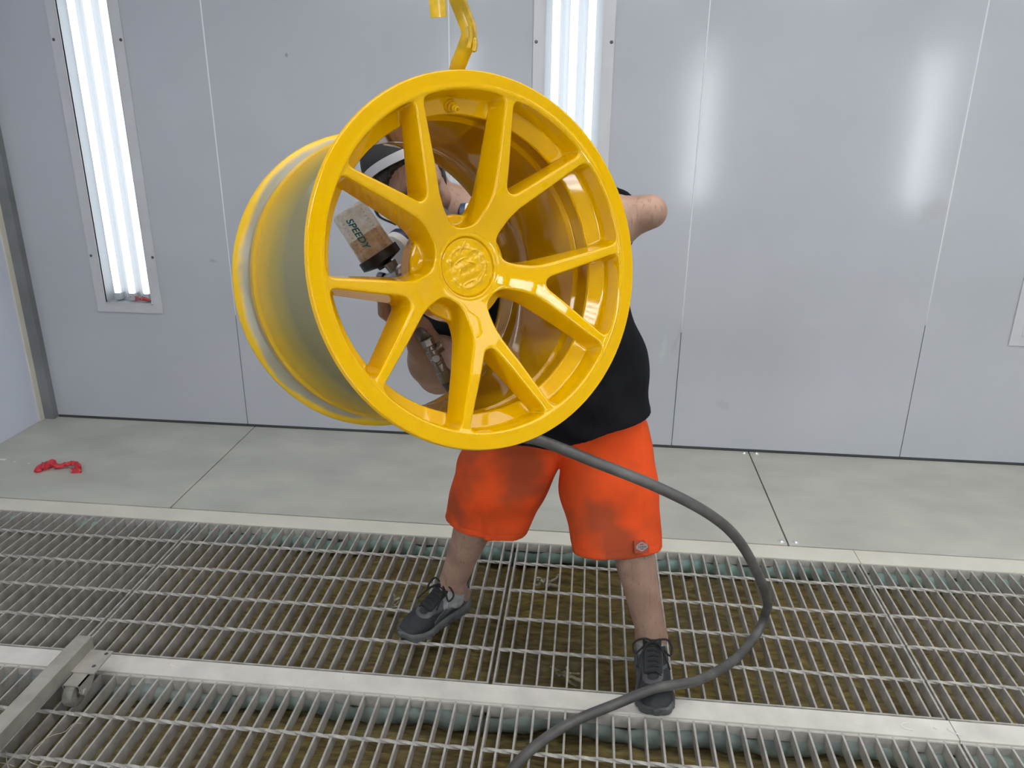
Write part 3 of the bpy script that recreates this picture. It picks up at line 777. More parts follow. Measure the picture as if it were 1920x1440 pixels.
def fingers(P, wr, pd, nd_, side, k=0.006, curl=(1.0, 1.0, 1.0, 1.0), thumb=None):
    """palm from wrist along pd, fingers curl towards nd_; side = direction of the thumb"""
    pd = pd/np.linalg.norm(pd); nd_ = nd_-pd*(nd_@pd); nd_ /= np.linalg.norm(nd_); sd = np.cross(pd, nd_); sd = sd if sd@side > 0 else -sd
    q0 = wr+pd*0.02
    d = cone(P, wr, q0, 0.027, 0.030)
    for i, o in enumerate((0.029, 0.010, -0.010, -0.028)):
        kn = wr+pd*(0.088-0.004*abs(i-1.2))+sd*o
        d = smin(d, cone(P, wr+pd*0.02+sd*o*0.6, kn, 0.0165, 0.0125), 0.012)
    for i, (o, L) in enumerate(((0.029, 0.92), (0.010, 1.0), (-0.010, 0.95), (-0.028, 0.78))):
        kn = wr+pd*(0.088-0.004*abs(i-1.2))+sd*o; a = 0.0; p = kn; f = None; c = curl[i]
        for L_, da, r0, r1 in ((0.042*L, 0.75*c, 0.0108, 0.0098), (0.027*L, 1.15*c, 0.0098, 0.0088), (0.021*L, 0.7*c, 0.0088, 0.0074)):
            a += da; e = p+L_*(pd*math.cos(a)+nd_*math.sin(a)); g = cone(P, p, e, r0, r1)
            f = g if f is None else smin(f, g, 0.003); p = e
        d = np.minimum(d, f) if False else smin(d, f, 0.003)
    t0 = wr+pd*0.028+sd*0.024+nd_*0.006
    th = thumb or ((0.9, 0.55, 0.25), (0.35, 0.9, 0.7))
    dv = pd*0.6+sd*th[0][0]*0.6+nd_*th[0][2]; dv /= np.linalg.norm(dv)
    t1 = t0+dv*0.042; dv2 = pd*0.8+sd*0.12+nd_*th[1][2]; dv2 /= np.linalg.norm(dv2); t2 = t1+dv2*0.032; dv3 = pd*0.55-sd*0.15+nd_*0.9; dv3 /= np.linalg.norm(dv3)
    d = smin(d, chain(P, [t0, t1, t2, t2+dv3*0.024], [0.016, 0.0125, 0.0108, 0.0085], 0.004), 0.006)
    return d
# the right hand holds the gun's handle: palm behind the handle, fingers round its front
HANDr_pd = GU*0.62+GF*0.5-GS*0.25; HANDr_nd = GF*0.5+GS*1.0
def hand_r(P): return fingers(P, WRIr, gw(-0.050, -0.030, -0.030)-WRIr, GF*0.8+GS*0.9, GU)
HANDl_dir = -WU
def hand_l(P): return fingers(P, WRIl, HANDl_dir, -WA, WV, curl=(1.1, 1.1, 1.1, 1.1))
def body_sdf(P):
    d = ellip(P, PEL, (0.165, 0.12, 0.14))
    d = smin(d, cone(P, PEL+np.array([0, 0, .05]), CHE, 0.135, 0.145), 0.08)
    d = smin(d, cone(P, CHE, (SHOl+SHOr)/2+np.array([0.0, 0.02, -0.03]), 0.14, 0.105), 0.07)
    d = smin(d, cone(P, SHOr, SHOl, 0.066, 0.066), 0.08)
    d = smin(d, chain(P, [NEK-np.array([-.02, -.02, .03]), NEK, hw(-0.02, -0.04, 0)], [0.075, 0.060, 0.054], 0.03), 0.04)
    for h, k_, a, f in ((HIPl, KNEl, ANKl, FOOTl), (HIPr, KNEr, ANKr, FOOTr)):
        d = smin(d, cone(P, h, k_, 0.088, 0.056), 0.06)
        calf = k_*0.62+a*0.38+np.array([0, 0.030, 0])
        l = smin(cone(P, k_, a, 0.051, 0.033), cone(P, k_*0.82+a*0.18+np.array([0, .022, 0]), calf, 0.040, 0.044), 0.03)
        l = smin(l, cone(P, calf, a+np.array([0, 0.012, 0.02]), 0.044, 0.029), 0.03)
        l = smin(l, cone(P, k_*0.7+a*0.3+np.array([0, -0.012, 0]), a, 0.043, 0.032), 0.02)
        ft = f[1]/np.linalg.norm(f[1])
        heel = a*np.array([1, 1, 0])+np.array([0, 0, 0.055])-ft*0.035
        l = smin(l, cone(P, a, heel, 0.034, 0.030), 0.02)
        l = smin(l, chain(P, [a-np.array([0, 0, .025]), f[0]-ft*0.150+np.array([0, 0, 0.046]), f[0]-ft*0.075+np.array([0, 0, 0.033])], [0.031, 0.025, 0.020], 0.02), 0.02)
        sd = np.array([-ft[1], ft[0], 0])
        for s in (-1, 1): l = smin(l, np.linalg.norm(P-(a+sd*s*0.026+np.array([0, 0, -0.004])), axis=1)-0.013, 0.02)
        d = smin(d, l, 0.03)
    d = smin(d, chain(P, [SHOl, ELBl], [0.058, 0.032], .03), 0.04)
    ua = (SHOr-ELBr); d = smin(d, cone(P, SHOr, ELBr, 0.056, 0.044), 0.04)
    fl_ = ELBl*0.72+WRIl*0.28
    d = smin(d, chain(P, [ELBl, fl_+np.array([0, 0, .006]), WRIl], [0.025, 0.054, 0.029], 0.03), 0.02)
    fr_ = ELBr*0.70+WRIr*0.30
    d = smin(d, chain(P, [ELBr, fr_, WRIr], [0.041, 0.047, 0.030], 0.03), 0.02)
    d = smin(d, head_sdf(P), 0.02)
    d = smin(d, hand_r(P), 0.012)
    d = smin(d, hand_l(P), 0.012)
    return d
pc(net_obj('body', body_sdf, (-0.62, 1.38, 0.0), (0.34, 2.22, 1.48), 0.0042, sk))

# eyes (open, looking into the barrel)
ew = mat('eye_white', (0.75, 0.72, 0.7), 0.15); ei = mat('eye_iris', (0.06, 0.035, 0.02), 0.1)
for s in (-1, 1):
    p = hw(0.0735, 0.011, s*0.031)
    e = pc(MB().lathe([(0.0001, -0.0105), (0.006, -0.0086), (0.0105, 0), (0.0088, 0.0058), (0.0001, 0.0105)], p, HF, 20).obj('eye', ew, None, True, None))
    MB().lathe([(0.0001, 0.0112), (0.0028, 0.0108), (0.0050, 0.0094), (0.0052, 0.0088)], p, HF, 16).obj('iris', ei, None, True, None).parent = e

# ---------------- hair, cap, head strap, respirator
hair = noisy(mat('dark_hair', (0.02, 0.017, 0.016), 0.6), (0.012, 0.011, 0.011), (0.05, 0.045, 0.042), 120, 0.3, 0.7, 3, (1, 1, 0.3), (0.6, 0.004))
def hair_sdf(P):
    q = (P-HC) @ HR
    d = ellip(q, (-0.014, 0.038, 0), (0.099, 0.085, 0.079))
    d = smin(d, ellip(q, (-0.062, -0.035, 0), (0.036, 0.055, 0.052)), 0.03)
    line = q[:, 0]-(0.050+0.35*np.clip(q[:, 1]-0.06, 0, 1)) + 0.55*np.clip(-q[:, 1]+0.02, 0, 1)
    d = smax(d, line, 0.006)
    d = d+0.0014*np.sin(q[:, 0]*420+q[:, 2]*160)*np.sin(q[:, 1]*330+q[:, 2]*210)
    sb = ellip(q, (0.012, 0.0, -0.066), (0.012, 0.034, 0.010)); sb2 = ellip(q, (0.012, 0.0, 0.066), (0.012, 0.034, 0.010))
    d = smin(d, np.minimum(sb, sb2), 0.006)
    return smax(d, -(head_sdf(P)+0.003), 0.002)
pc(net_obj('hair', hair_sdf, HC-0.16, HC+0.16, 0.003, hair))
capm = noisy(mat('black_head_cloth', (0.012, 0.012, 0.014), 0.8), (0.008, 0.008, 0.009), (0.02, 0.02, 0.022), 20, bmp=(0.3, 0.004))
def cap_sdf(P):
    q = (P-HC) @ HR
    d = ellip(q, (-0.018, 0.040, 0), (0.106, 0.091, 0.085))
    d = d+0.0012*np.sin(q[:, 0]*90+q[:, 2]*60)
    d = smax(d, (0.050+1.0*q[:, 0]-q[:, 1])*0.7, 0.005); d = smax(d, -0.015-q[:, 1], 0.005)
    return smax(d, -ellip(q, (-0.014, 0.038, 0), (0.0975, 0.0835, 0.0775)), 0.002)
pc(net_obj('head_cloth', cap_sdf, HC-0.17, HC+0.17, 0.003, capm))
stm = mat('pale_grey_strap', (0.50, 0.52, 0.56), 0.6)
def strap_pts(n=72):
    # where the plane u = 0.050 + f cuts the ellipsoid of the covered skull
    c = np.array([-0.018, 0.040, 0]); rad = np.array([0.1075, 0.0925, 0.0865]); out = []
    p0 = np.array([-0.012, 0.038, 0.0]); e1 = np.array([1, 1, 0])/math.sqrt(2); e2 = np.array([0, 0, 1.0])
    for t in np.linspace(0, 2*np.pi, n+1):
        d = e1*math.cos(t)+e2*math.sin(t); o = (p0-c)/rad; v = d/rad
        A, B, C_ = v@v, 2*o@v, o@o-1
        q = p0+d*(-B+math.sqrt(max(B*B-4*A*C_, 0)))/(2*A); out.append(hw(*q))
    return np.array(out)
sp_ = strap_pts(); Vs, Fs = [], []
for i in range(len(sp_)):
    o = sp_[i]-hw(-0.012, 0.038, 0); o /= np.linalg.norm(o)
    up_ = (HU-HF)/math.sqrt(2)
    for a, b in ((-.009, 0), (.009, 0), (.009, .003), (-.009, .003)): Vs.append(sp_[i]+up_*a+o*b)
for i in range(len(sp_)-1): Fs += [(i*4+k, i*4+(k+1) % 4, i*4+4+(k+1) % 4, i*4+4+k) for k in range(4)]
so = pc(link('head_strap', mesh('head_strap', Vs, Fs, True, 40), stm)); so['label'] = 'pale grey head strap'
# half mask over nose and mouth with two filters
mk = mat('grey_rubber_mask', (0.10, 0.11, 0.12), 0.5)
def mask_sdf(P):
    q = (P-HC) @ HR
    d = ellip(q, (0.085, -0.052, 0), (0.048, 0.052, 0.046))
    d = smin(d, cone(q, (0.11, -0.062, 0), (0.142, -0.070, 0), 0.026, 0.022), 0.012)
    for s in (-1, 1): d = smin(d, cone(q, (0.098, -0.058, s*0.030), (0.106, -0.062, s*0.062), 0.022, 0.022), 0.010)
    return smax(d, -(head_sdf(P)-0.001), 0.003)
ro = pc(net_obj('respirator', mask_sdf, HC-0.20, HC+0.20, 0.003, mk))
fw = mat('white_filter_cap', (0.72, 0.72, 0.70), 0.6); bl = mat('navy_filter_ring', (0.025, 0.04, 0.09), 0.4)
for s in (-1, 1):
    p = hw(0.106, -0.060, s*0.064); ax = HS*s*0.86+HF*0.45+HU*0.05
    prof = [(0.0001, 0.030), (0.030, 0.030), (0.036, 0.027), (0.038, 0.022), (0.038, 0.010)]
    a = MB().lathe(prof, p, ax, 36).obj('filter_cartridge', fw, None, True, 35); a.parent = ro
    b_ = MB().lathe([(0.0385, 0.013), (0.0392, 0.010), (0.0392, 0.002), (0.030, -0.004), (0.02, -0.006)], p, ax, 36).obj('filter_base', bl, None, True, 35); b_.parent = ro
tail = MB().tube(spline([hw(0.05, -0.045, -0.062), hw(0.0, -0.045, -0.083), hw(-0.05, -0.045, -0.072), hw(-0.088, -0.052, -0.04), hw(-0.108, -0.062, -0.02), hw(-0.128, -0.066, -0.02), hw(-0.142, -0.078, -0.022)], 6), 0.0038, 8, True, 0.5).obj('mask_strap', M['black'], None, True, None)
tail.parent = ro

# ---------------- t-shirt
shm = noisy(mat('black_cotton', (0.008, 0.0085, 0.011), 0.9, spec=0.15), (0.0055, 0.006, 0.008), (0.011, 0.0115, 0.0145), 14, bmp=(0.25, 0.004))
SLl = SHOl*0.67+ELBl*0.33; SLr = SHOr*0.27+ELBr*0.73
def shirt_vol(P):
    x, y, z = P[:, 0], P[:, 1], P[:, 2]
    lo_c = np.array([-0.035, 1.95, 0.68])
    d = chain(P, [lo_c, np.array([-0.03, 1.945, 0.80]), np.array([-0.075, 1.91, 0.98])], [0.185, 0.180, 0.168], 0.04)
    # widen sideways: superpose two offset columns
    for ox, a, b in ((0.060, 0.150, 0.105), (-0.085, 0.150, 0.14)):
        d = smin(d, chain(P, [lo_c+np.array([ox*1.22, 0.0, 0.0]), np.array([-0.03+ox*0.9, 1.94, 0.87]), np.array([-0.09+ox*1.0, 1.89, 1.08])], [a-0.004, a-0.030 if ox > 0 else a, b], 0.04), 0.04)
    d = smin(d, cone(P, CHE, (SHOl+SHOr)/2+np.array([0.01, 0.01, -0.03]), 0.160, 0.118), 0.06)
    d = smin(d, cone(P, SHOr, SHOl, 0.078, 0.080), 0.07)
    d = smin(d, cone(P, np.array([0.02, 1.86, 1.05]), np.array([0.025, 1.855, 1.20]), 0.060, 0.062), 0.05)
    d = smin(d, cone(P, SHOl, SLl, 0.078, 0.068), 0.03)
    d = smin(d, cone(P, SHOr, SLr, 0.075, 0.070), 0.03)
    fold = 0.0045*np.sin(34*(x*0.75+z*0.9)+5*np.sin(9*z+4*x))+0.003*np.sin(60*(x*0.9-z*0.5)+3*np.sin(12*y+8*z))
    return d+fold*np.clip((1.25-z)/0.35, 0.35, 1)*np.where(x > 0.03, 0.55, 1.0)
def shirt_sdf(P):
    x, y, z = P[:, 0], P[:, 1], P[:, 2]
    d = shirt_vol(P)
    hem = (0.704+0.13*(x+0.03)+0.012*np.sin(x*16))-z
    d = smax(d, hem, 0.004)
    for e0, e1 in ((SHOl, SLl), (SHOr, SLr)):
        ax = (e1-e0)/np.linalg.norm(e1-e0); t = (P-e1) @ ax
        near_ = np.linalg.norm(P-e1, axis=1) < 0.13
        d = np.where(near_, np.maximum(d, t), d)
    d = np.maximum(d, -(np.linalg.norm(P-hw(-0.025, -0.03, 0), axis=1)-0.070))
    cav = np.maximum(shirt_vol(P)+0.009, z-0.80)
    return np.maximum(d, -cav)
shirt = pc(net_obj('t_shirt', shirt_sdf, (-0.56, 1.52, 0.62), (0.30, 2.22, 1.40), 0.0052, shm))

# ---------------- shorts
orm = mat('orange_work_cloth', (0.62, 0.07, 0.015), 0.85, spec=0.2)
n1 = noise(orm, 5.0, 3); n2 = noise(orm, 70, 4)
c = ramp(orm, n1, [(0.40, (0.74, 0.078, 0.013)), (0.49, (0.62, 0.072, 0.014)), (0.60, (0.36, 0.06, 0.020))])
base(orm, mix(orm, ramp(orm, n2, [(0.66, (0, 0, 0)), (0.8, (0.5, 0.5, 0.5))]), c, (0.25, 0.05, 0.025)))
bump(orm, noise(orm, 420, 2), 0.25, 0.001)
HEMl, HEMr = np.array([0.106, 1.835, 0.385]), np.array([-0.255, 1.935, 0.375])
Dl = (HEMl-np.array([0.070, 1.90, 0.60])); Dl /= np.linalg.norm(Dl)
Dr = (HEMr-np.array([-0.185, 1.93, 0.60])); Dr /= np.linalg.norm(Dr)
def leg_vol(P, top, mid, hem, r, sx, sgn):
    # elliptical in section: two parallel columns blended
    a = np.array([1.0, 0.12*sgn, 0])
    d = None
    for o in (-1, 1):
        e = chain(P, [top+a*o*0.030, mid+a*o*0.034, hem+a*o*0.038+(hem-mid)*0.25], [r[0], r[1], r[2]], 0.02)
        d = e if d is None else smin(d, e, 0.03)
    return d
def folds(P, s):
    x, y, z = P[:, 0], P[:, 1], P[:, 2]
    a = np.arctan2(y-1.88, x-s)
    f = 0.0032*np.sin(5*a+4*z+1.3*s*9)*np.clip((0.58-z)/0.2, 0, 1)
    f += 0.0055*np.sin(38*(z*0.85+x*(0.75 if s > 0 else -0.75))+3*np.sin(8*x+5*z))*np.exp(-((z-0.56)/0.13)**2)
    f += 0.002*np.sin(85*(x-z*0.25)+2*np.sin(20*z))*np.clip((0.46-z)/0.06, 0, 1)
    return f
def lvol(P): return leg_vol(P, np.array([0.055, 1.955, 0.66]), np.array([0.082, 1.885, 0.53]), HEMl, (0.092, 0.094, 0.080), 1, 1)+folds(P, 0.1)
def rvol(P): return leg_vol(P, np.array([-0.145, 1.965, 0.65]), np.array([-0.212, 1.93, 0.52]), HEMr, (0.092, 0.096, 0.078), 1, -1)+folds(P, -0.25)
def pel_vol(P):
    d = smin(ellip(P, (0.006, 1.955, 0.765), (0.146, 0.145, 0.15)), ellip(P, (-0.115, 1.965, 0.755), (0.150, 0.145, 0.15)), 0.05)
    return d
def shorts_sdf(P):
    z = P[:, 2]
    l, r = lvol(P), rvol(P)
    hl = (P-HEMl) @ (Dl*0.75+np.array([0.02, 0, -0.66])); hr = (P-HEMr) @ (Dr*0.75+np.array([0.10, 0, -0.66]))
    hl = hl+0.004*np.sin(P[:, 0]*40); hr = hr+0.004*np.sin(P[:, 0]*34)
    l2 = np.maximum(l, hl); r2 = np.maximum(r, hr)
    # hem band: a shallow stitched groove 25 mm above the edge
    l2 = l2+0.0016*np.exp(-((hl+0.026)/0.0025)**2); r2 = r2+0.0016*np.exp(-((hr+0.026)/0.0025)**2)
    side = np.exp(-((P[:, 0]-(0.150+0.05*(0.8-z)))/0.0022)**2)*np.where(P[:, 1] < 1.93, 1, 0)
    d = smin(l2+0.0018*side, r2, 0.010); d = smin(d, pel_vol(P), 0.03)
    d = np.maximum(d, z-0.80)
    cav = np.minimum(np.maximum(l+0.009, -(hl+0.11)), np.maximum(r+0.009, -(hr+0.11)))
    return np.maximum(d, -cav)
shorts = pc(net_obj('shorts', shorts_sdf, (-0.45, 1.64, 0.28), (0.32, 2.18, 0.84), 0.0042, orm)); shorts['label'] = 'orange knee-length work shorts'
def surf_hit(sdf, o, d, n=200, L=0.5):
    t = 0.0
    for _ in range(n):
        s = float(sdf(np.array([o+d*t]))[0]); t += max(s*0.7, 0.0004)
        if s < 0.0006 or t > L: break
    return o+d*t
# maker's patch at the hem
ph = surf_hit(shorts_sdf, np.array([0.162, 1.60, 0.432]), np.array([0, 1.0, 0]))
def ngrad(sdf, p, e=0.006):
    g = np.array([sdf(np.array([p+np.eye(3)[i]*e]))[0]-sdf(np.array([p-np.eye(3)[i]*e]))[0] for i in range(3)]); return g/np.linalg.norm(g)
pn = ngrad(shorts_sdf, ph, 0.012); px_ = np.array([1.0, 0, 0.10]); px_ -= pn*(px_@pn); px_ /= np.linalg.norm(px_); pz_ = np.cross(px_, -pn); pz_ = pz_ if pz_[2] > 0 else -pz_
px_ = px_*1.15; pz_ = pz_*1.15
PMX = Matrix(((px_[0], pz_[0], pn[0], ph[0]), (px_[1], pz_[1], pn[1], ph[1]), (px_[2], pz_[2], pn[2], ph[2]), (0, 0, 0, 1)))
pm1 = mat('brown_red_patch', (0.30, 0.05, 0.02), 0.8); pm2 = mat('grey_patch_thread', (0.26, 0.25, 0.25), 0.8); pm3 = mat('dark_patch_thread', (0.05, 0.05, 0.07), 0.8)
def under(o, parent, MX):
    o.parent = parent; o.matrix_basis = MX; return o
patch = under(MB().box((-0.0195, -0.0140, -0.001), (0.0195, 0.0140, 0.0045)).obj('brand_patch', pm1, None, bevel=0.0006), shorts, PMX)
def oval(rx, ry, z0, z1, n=40, hole=None):
    V = []; F = []
    if hole:
        for k in range(n):
            a = 2*math.pi*k/n
            for s in (1, hole):
                for z in (z0, z1): V.append((rx*s*math.cos(a), ry*s*math.sin(a), z))
        for k in range(n):
            i, j = k*4, ((k+1) % n)*4
            F += [(i+1, j+1, j+3, i+3), (i, i+1, j+1, j) if False else (i, j, j+1, i+1), (i+2, i+3, j+3, j+2)]
    else:
        V = [(rx*math.cos(2*math.pi*k/n), ry*math.sin(2*math.pi*k/n), z1) for k in range(n)]; F = [tuple(range(n))]
    return V, F
def text_mesh(txt, size, ext=0.0004, shear=0.0, offset=0.0):
    cu = bpy.data.curves.new('lettering', 'FONT'); cu.body = txt; cu.size = size; cu.extrude = ext; cu.shear = shear; cu.align_x = 'CENTER'; cu.align_y = 'CENTER'; cu.offset = offset; cu.resolution_u = 4
    o = bpy.data.objects.new('lettering', cu); COL.objects.link(o)
    dg = bpy.context.evaluated_depsgraph_get(); me = bpy.data.meshes.new_from_object(o.evaluated_get(dg))
    bpy.data.objects.remove(o); return me
em = MB(); em.add(*oval(0.0145, 0.0085, 0.0044, 0.0051, hole=0.8)); em.add(*oval(0.0085, 0.0102, 0.0044, 0.0053, hole=0.78)); em.box((-0.0155, -0.0040, 0.0044), (0.0155, 0.0034, 0.0055))
def sub(o, par):                       # sub-part in the part's own frame
    o.parent = par; return o
sub(em.obj('emblem', pm2), patch)
sub(link('lettering', text_mesh('Dickies', 0.0078, 0.0003, 0.1), pm3, None, (0, -0.0003, 0.0059)), patch)

# ---------------- socks and shoes
sockm = noisy(mat('grey_sock', (0.33, 0.34, 0.33), 0.9), (0.26, 0.27, 0.265), (0.38, 0.39, 0.38), 60, bmp=(0.4, 0.002))
upm = noisy(mat('grey_black_shoe_mesh', (0.03, 0.032, 0.036), 0.8), (0.010, 0.011, 0.013), (0.036, 0.038, 0.042), 16, 0.3, 0.72, 5, None, (0.3, 0.002))
ovm = noisy(mat('grey_shoe_overlay', (0.12, 0.125, 0.135), 0.6), (0.05, 0.053, 0.058), (0.115, 0.118, 0.122), 24, 0.3, 0.7, 5)
solm = noisy(mat('dusty_dark_sole', (0.10, 0.105, 0.105), 0.75), (0.04, 0.042, 0.044), (0.14, 0.143, 0.14), 18, 0.3, 0.7, 5)
lacem = mat('black_lace', (0.012, 0.012, 0.013), 0.8)
linm = mat('dark_shoe_lining', (0.02, 0.022, 0.024), 0.9)
def foot_outline(t, s=1):
    """half width left / right of the last at distance t (0 heel .. 1 toe); s: +1 left foot"""
    T = [0, .04, .12, .25, .40, .55, .70, .82, .92, .97, 1.0]
    inn = [.004, .022, .035, .038, .035, .036, .044, .042, .031, .019, .002]
    out = [.004, .022, .036, .041, .042, .045, .050, .047, .034, .021, .002]
    return np.interp(t, T, inn), np.interp(t, T, out)
def make_shoe(side, toe, dr, ank, label):
    L = 0.272; dr = dr/np.linalg.norm(dr); heel = toe-dr*L
    X = np.array([-dr[1], dr[0], 0])           # to the wearer's left when walking along dr
    sgn = 1 if side == 'l' else -1             # outer side of the foot along +X*sgn
    def T(P):
        q = P-heel; return np.stack([q @ dr, (q @ X)*sgn, q[:, 2]], 1)
    def W(t, o, z): return heel+dr*t*L+X*sgn*o+np.array([0, 0, z])
    def width(q, grow=0.0):
        t = np.clip(q[:, 0]/L, 0, 1); i, o = foot_outline(t)
        w = np.where(q[:, 1] > 0, np.abs(q[:, 1])-o, np.abs(q[:, 1])-i)-grow
        e = np.maximum(np.maximum(-q[:, 0], q[:, 0]-L)-grow, 0)
        return np.maximum(w, np.maximum(-q[:, 0]-grow, q[:, 0]-L-grow))*0.8
    tz = [0, .05, .18, .30, .42, .55, .70, .84, .94, 1.0]
    hz = [.118, .122, .104, .106, .102, .088, .071, .060, .049, .034]
    def up_sdf(P):
        q = T(P); t = np.clip(q[:, 0]/L, 0, 1); h = np.interp(t, tz, hz); z = q[:, 2]
        k = np.clip((z-0.03)/(h-0.03+1e-6), 0, 1)
        shrink = (0.003+0.022*np.clip((t-0.2)/0.6, 0, 1))*k**2.2
        w = width(q, -0.001)+shrink
        d = smax(smax(w, (z-h)*0.75, 0.016), 0.018-z, 0.006)
        op = np.hypot((q[:, 0]-0.062)/0.048, q[:, 1]/0.030)-1
        op = np.maximum(op*0.030, 0.052-z)
        return smax(d, -op, 0.006)
    def sole_sdf(P):
        q = T(P); t = np.clip(q[:, 0]/L, 0, 1); z = q[:, 2]
        topz = np.interp(t, [0, .1, .3, .5, .75, .93, 1], [.046, .040, .032, .028, .026, .034, .044])
        botz = np.interp(t, [0, .06, .75, .92, 1], [.012, 0.0008, 0.0008, .006, .022])
        w = width(q, 0.004+0.003*np.sin(np.clip((z-botz)/(topz-botz+1e-6), 0, 1)*np.pi))
        d = smax(smax(w, (z-topz)*0.9, 0.005), (botz-z)*0.9, 0.005)
        g = np.abs(z-botz-0.011)-0.0012                                         # groove between outsole and midsole
        d = d+np.where(np.abs(w) < 0.01, 0.0016*np.exp(-((z-botz-0.011)/0.0016)**2), 0)
        return d+0.0008*np.sin(q[:, 0]*330)*np.clip((0.014-z)/0.004, 0, 1)
    lo = np.minimum(heel, toe)-0.09; hi = np.maximum(heel, toe)+0.09; lo[2] = -0.01; hi[2] = 0.15
    u = pc(net_obj('shoe', up_sdf, lo, hi, 0.0034, upm)); u['label'] = label
    def sub_(o): o.parent = u; return o
    sub_(net_obj('sole', sole_sdf, lo, hi, 0.0030, solm))
    # overlays hugging the upper: toe bumper, eyestays, heel counter
    def shell(P, grow): return np.abs(up_sdf(P)-grow*0.5)-grow
    def toe_sdf(P):
        q = T(P); return smax(smax(up_sdf(P)-0.0022, -(up_sdf(P)+0.003), 0.001), smax(0.272-q[:, 0]+0.10*np.abs(q[:, 1]), q[:, 2]-0.060, 0.003), 0.002)
    sub_(net_obj('toe_bumper', toe_sdf, lo, hi, 0.0028, solm))
    def stay_sdf(P):
        q = T(P); t = q[:, 0]/L; a = np.abs(q[:, 1]+0.004)
        band = np.maximum(np.abs(a-(0.0215-0.004*(t-0.5)))-0.0065, np.abs(t-0.545)-0.155)
        front = np.maximum(np.abs(np.hypot((t-0.66)*0.26, q[:, 1]+.004)-0.022)-0.006, 0.655-t)
        return smax(smax(up_sdf(P)-0.0018, -(up_sdf(P)+0.003), 0.001), smax(np.minimum(band, front), 0.045-q[:, 2], 0.002), 0.002)
    sub_(net_obj('eyestay', stay_sdf, lo, hi, 0.0026, ovm))
    def side_sdf(P):
        q = T(P); t = q[:, 0]/L; z = q[:, 2]
        s1 = np.abs(z-0.034-0.22*(0.62-t)*0.26)-0.005; s2 = np.abs(z-0.040-0.42*(0.60-t)*0.26*0.9)-0.004; s3 = np.abs(z-0.026-0.09*t)-0.004
        b = np.maximum(np.minimum(np.minimum(s1, s2), s3), np.maximum(0.02-t, t-0.66))
        b = np.maximum(b, 0.030-np.abs(q[:, 1])+0.02*(t > 0.1)*0)
        b = np.maximum(np.minimum(np.minimum(s1, s2), s3), np.maximum(-t, t-0.64))
        return smax(smax(up_sdf(P)-0.0014, -(up_sdf(P)+0.003), 0.001), np.maximum(b, 0.018-np.abs(q[:, 1])*(t > 0.12)-1*(t <= 0.12)), 0.0015)
    sub_(net_obj('side_overlay', side_sdf, lo, hi, 0.0028, ovm))
    # tongue
    def tongue_sdf(P):
        q = T(P); t = q[:, 0]/L
        z0 = np.interp(t, [.30, .36, .45, .6, .7], [.128, .113, .100, .083, .069])
        return smax(smax(np.abs(q[:, 1]+.004)-0.025, np.abs(q[:, 2]-z0)*0.75-0.0038, 0.004), np.abs(t-0.48)*L-0.048, 0.004)
    sub_(net_obj('tongue', tongue_sdf, lo, hi, 0.0028, linm))
    # laces: crossing rows and a loose bow
    lz = lambda t: np.interp(t, [.36, .45, .6, .7], [.1175, .1055, .0885, .0745])
    lc = MB()
    rows = [0.655, 0.605, 0.555, 0.505, 0.455, 0.41]
    for i, t in enumerate(rows):
        p = [W(t+(0.018 if i % 2 else -0.004), -0.024, lz(t)-0.008), W(t+0.008, -0.012, lz(t)+0.0005), W(t+0.004, 0.004, lz(t)+0.002), W(t-(0.0 if i % 2 else -0.02), 0.017, lz(t)-0.007)]
        lc.tube(spline(p, 5), 0.0026, 7)
    kt = W(0.385, -0.003, lz(0.385)+0.006)
    for i, sg in enumerate((-1, 1)):
        a = X*sgn*sg; f = dr
        loop = [kt, kt+a*0.018+np.array([0, 0, .008])+f*0.002, kt+a*0.040+np.array([0, 0, .004])-f*0.004*sg, kt+a*0.052+np.array([0, 0, -.012])+f*0.006, kt+a*0.046+np.array([0, 0, -.026])+f*0.022, kt+a*0.026+np.array([0, 0, -.010])+f*0.014, kt+f*0.003]
        lc.tube(spline(loop, 6), 0.0028, 7)
        end = [kt, kt+a*0.016+f*0.014+np.array([0, 0, .001]), kt+a*0.032+f*0.040+np.array([0, 0, -.016]), kt+a*0.043+f*0.066+np.array([0, 0, -.036])]
        lc.tube(spline(end, 6), 0.0026, 7)
    lc.tube([kt-X*0.006, kt+X*0.006], 0.006, 8)
    sub_(lc.obj('laces', lacem, None, True, None))
    # sock
    def sock_sdf(P):
        q = P-ank; 
        d = smin(cone(P, ank+np.array([0, 0.006, 0.034]), ank-np.array([0, 0, 0.05]), 0.0355, 0.036), cone(P, ank-np.array([0, 0, 0.01]), ank-np.array([0, 0, 0.045])+dr*0.045, 0.040, 0.028), 0.02)
        d = d+0.0008*np.sin(np.arctan2(q[:, 1], q[:, 0])*46)
        return smax(d, P[:, 2]-(ank[2]+0.022), 0.003)
    s_ = pc(net_obj('sock', sock_sdf, ank-0.12, ank+0.1, 0.0032, sockm))
    return u
make_shoe('l', FOOTl[0], FOOTl[1], ANKl, 'dark grey running shoe pointing straight at the viewer')
make_shoe('r', FOOTr[0], FOOTr[1], ANKr, 'dark grey running shoe with the toe turned out')
# ================================================================== spray gun (frame: x nozzle, y side, z towards the cup)
gun = empty('spray_gun', (0, 0, 0), 'silver spray gun with an upturned clear paint cup, held behind the wheel', 'spray gun')
gun.matrix_world = GR
gm = M['steel']
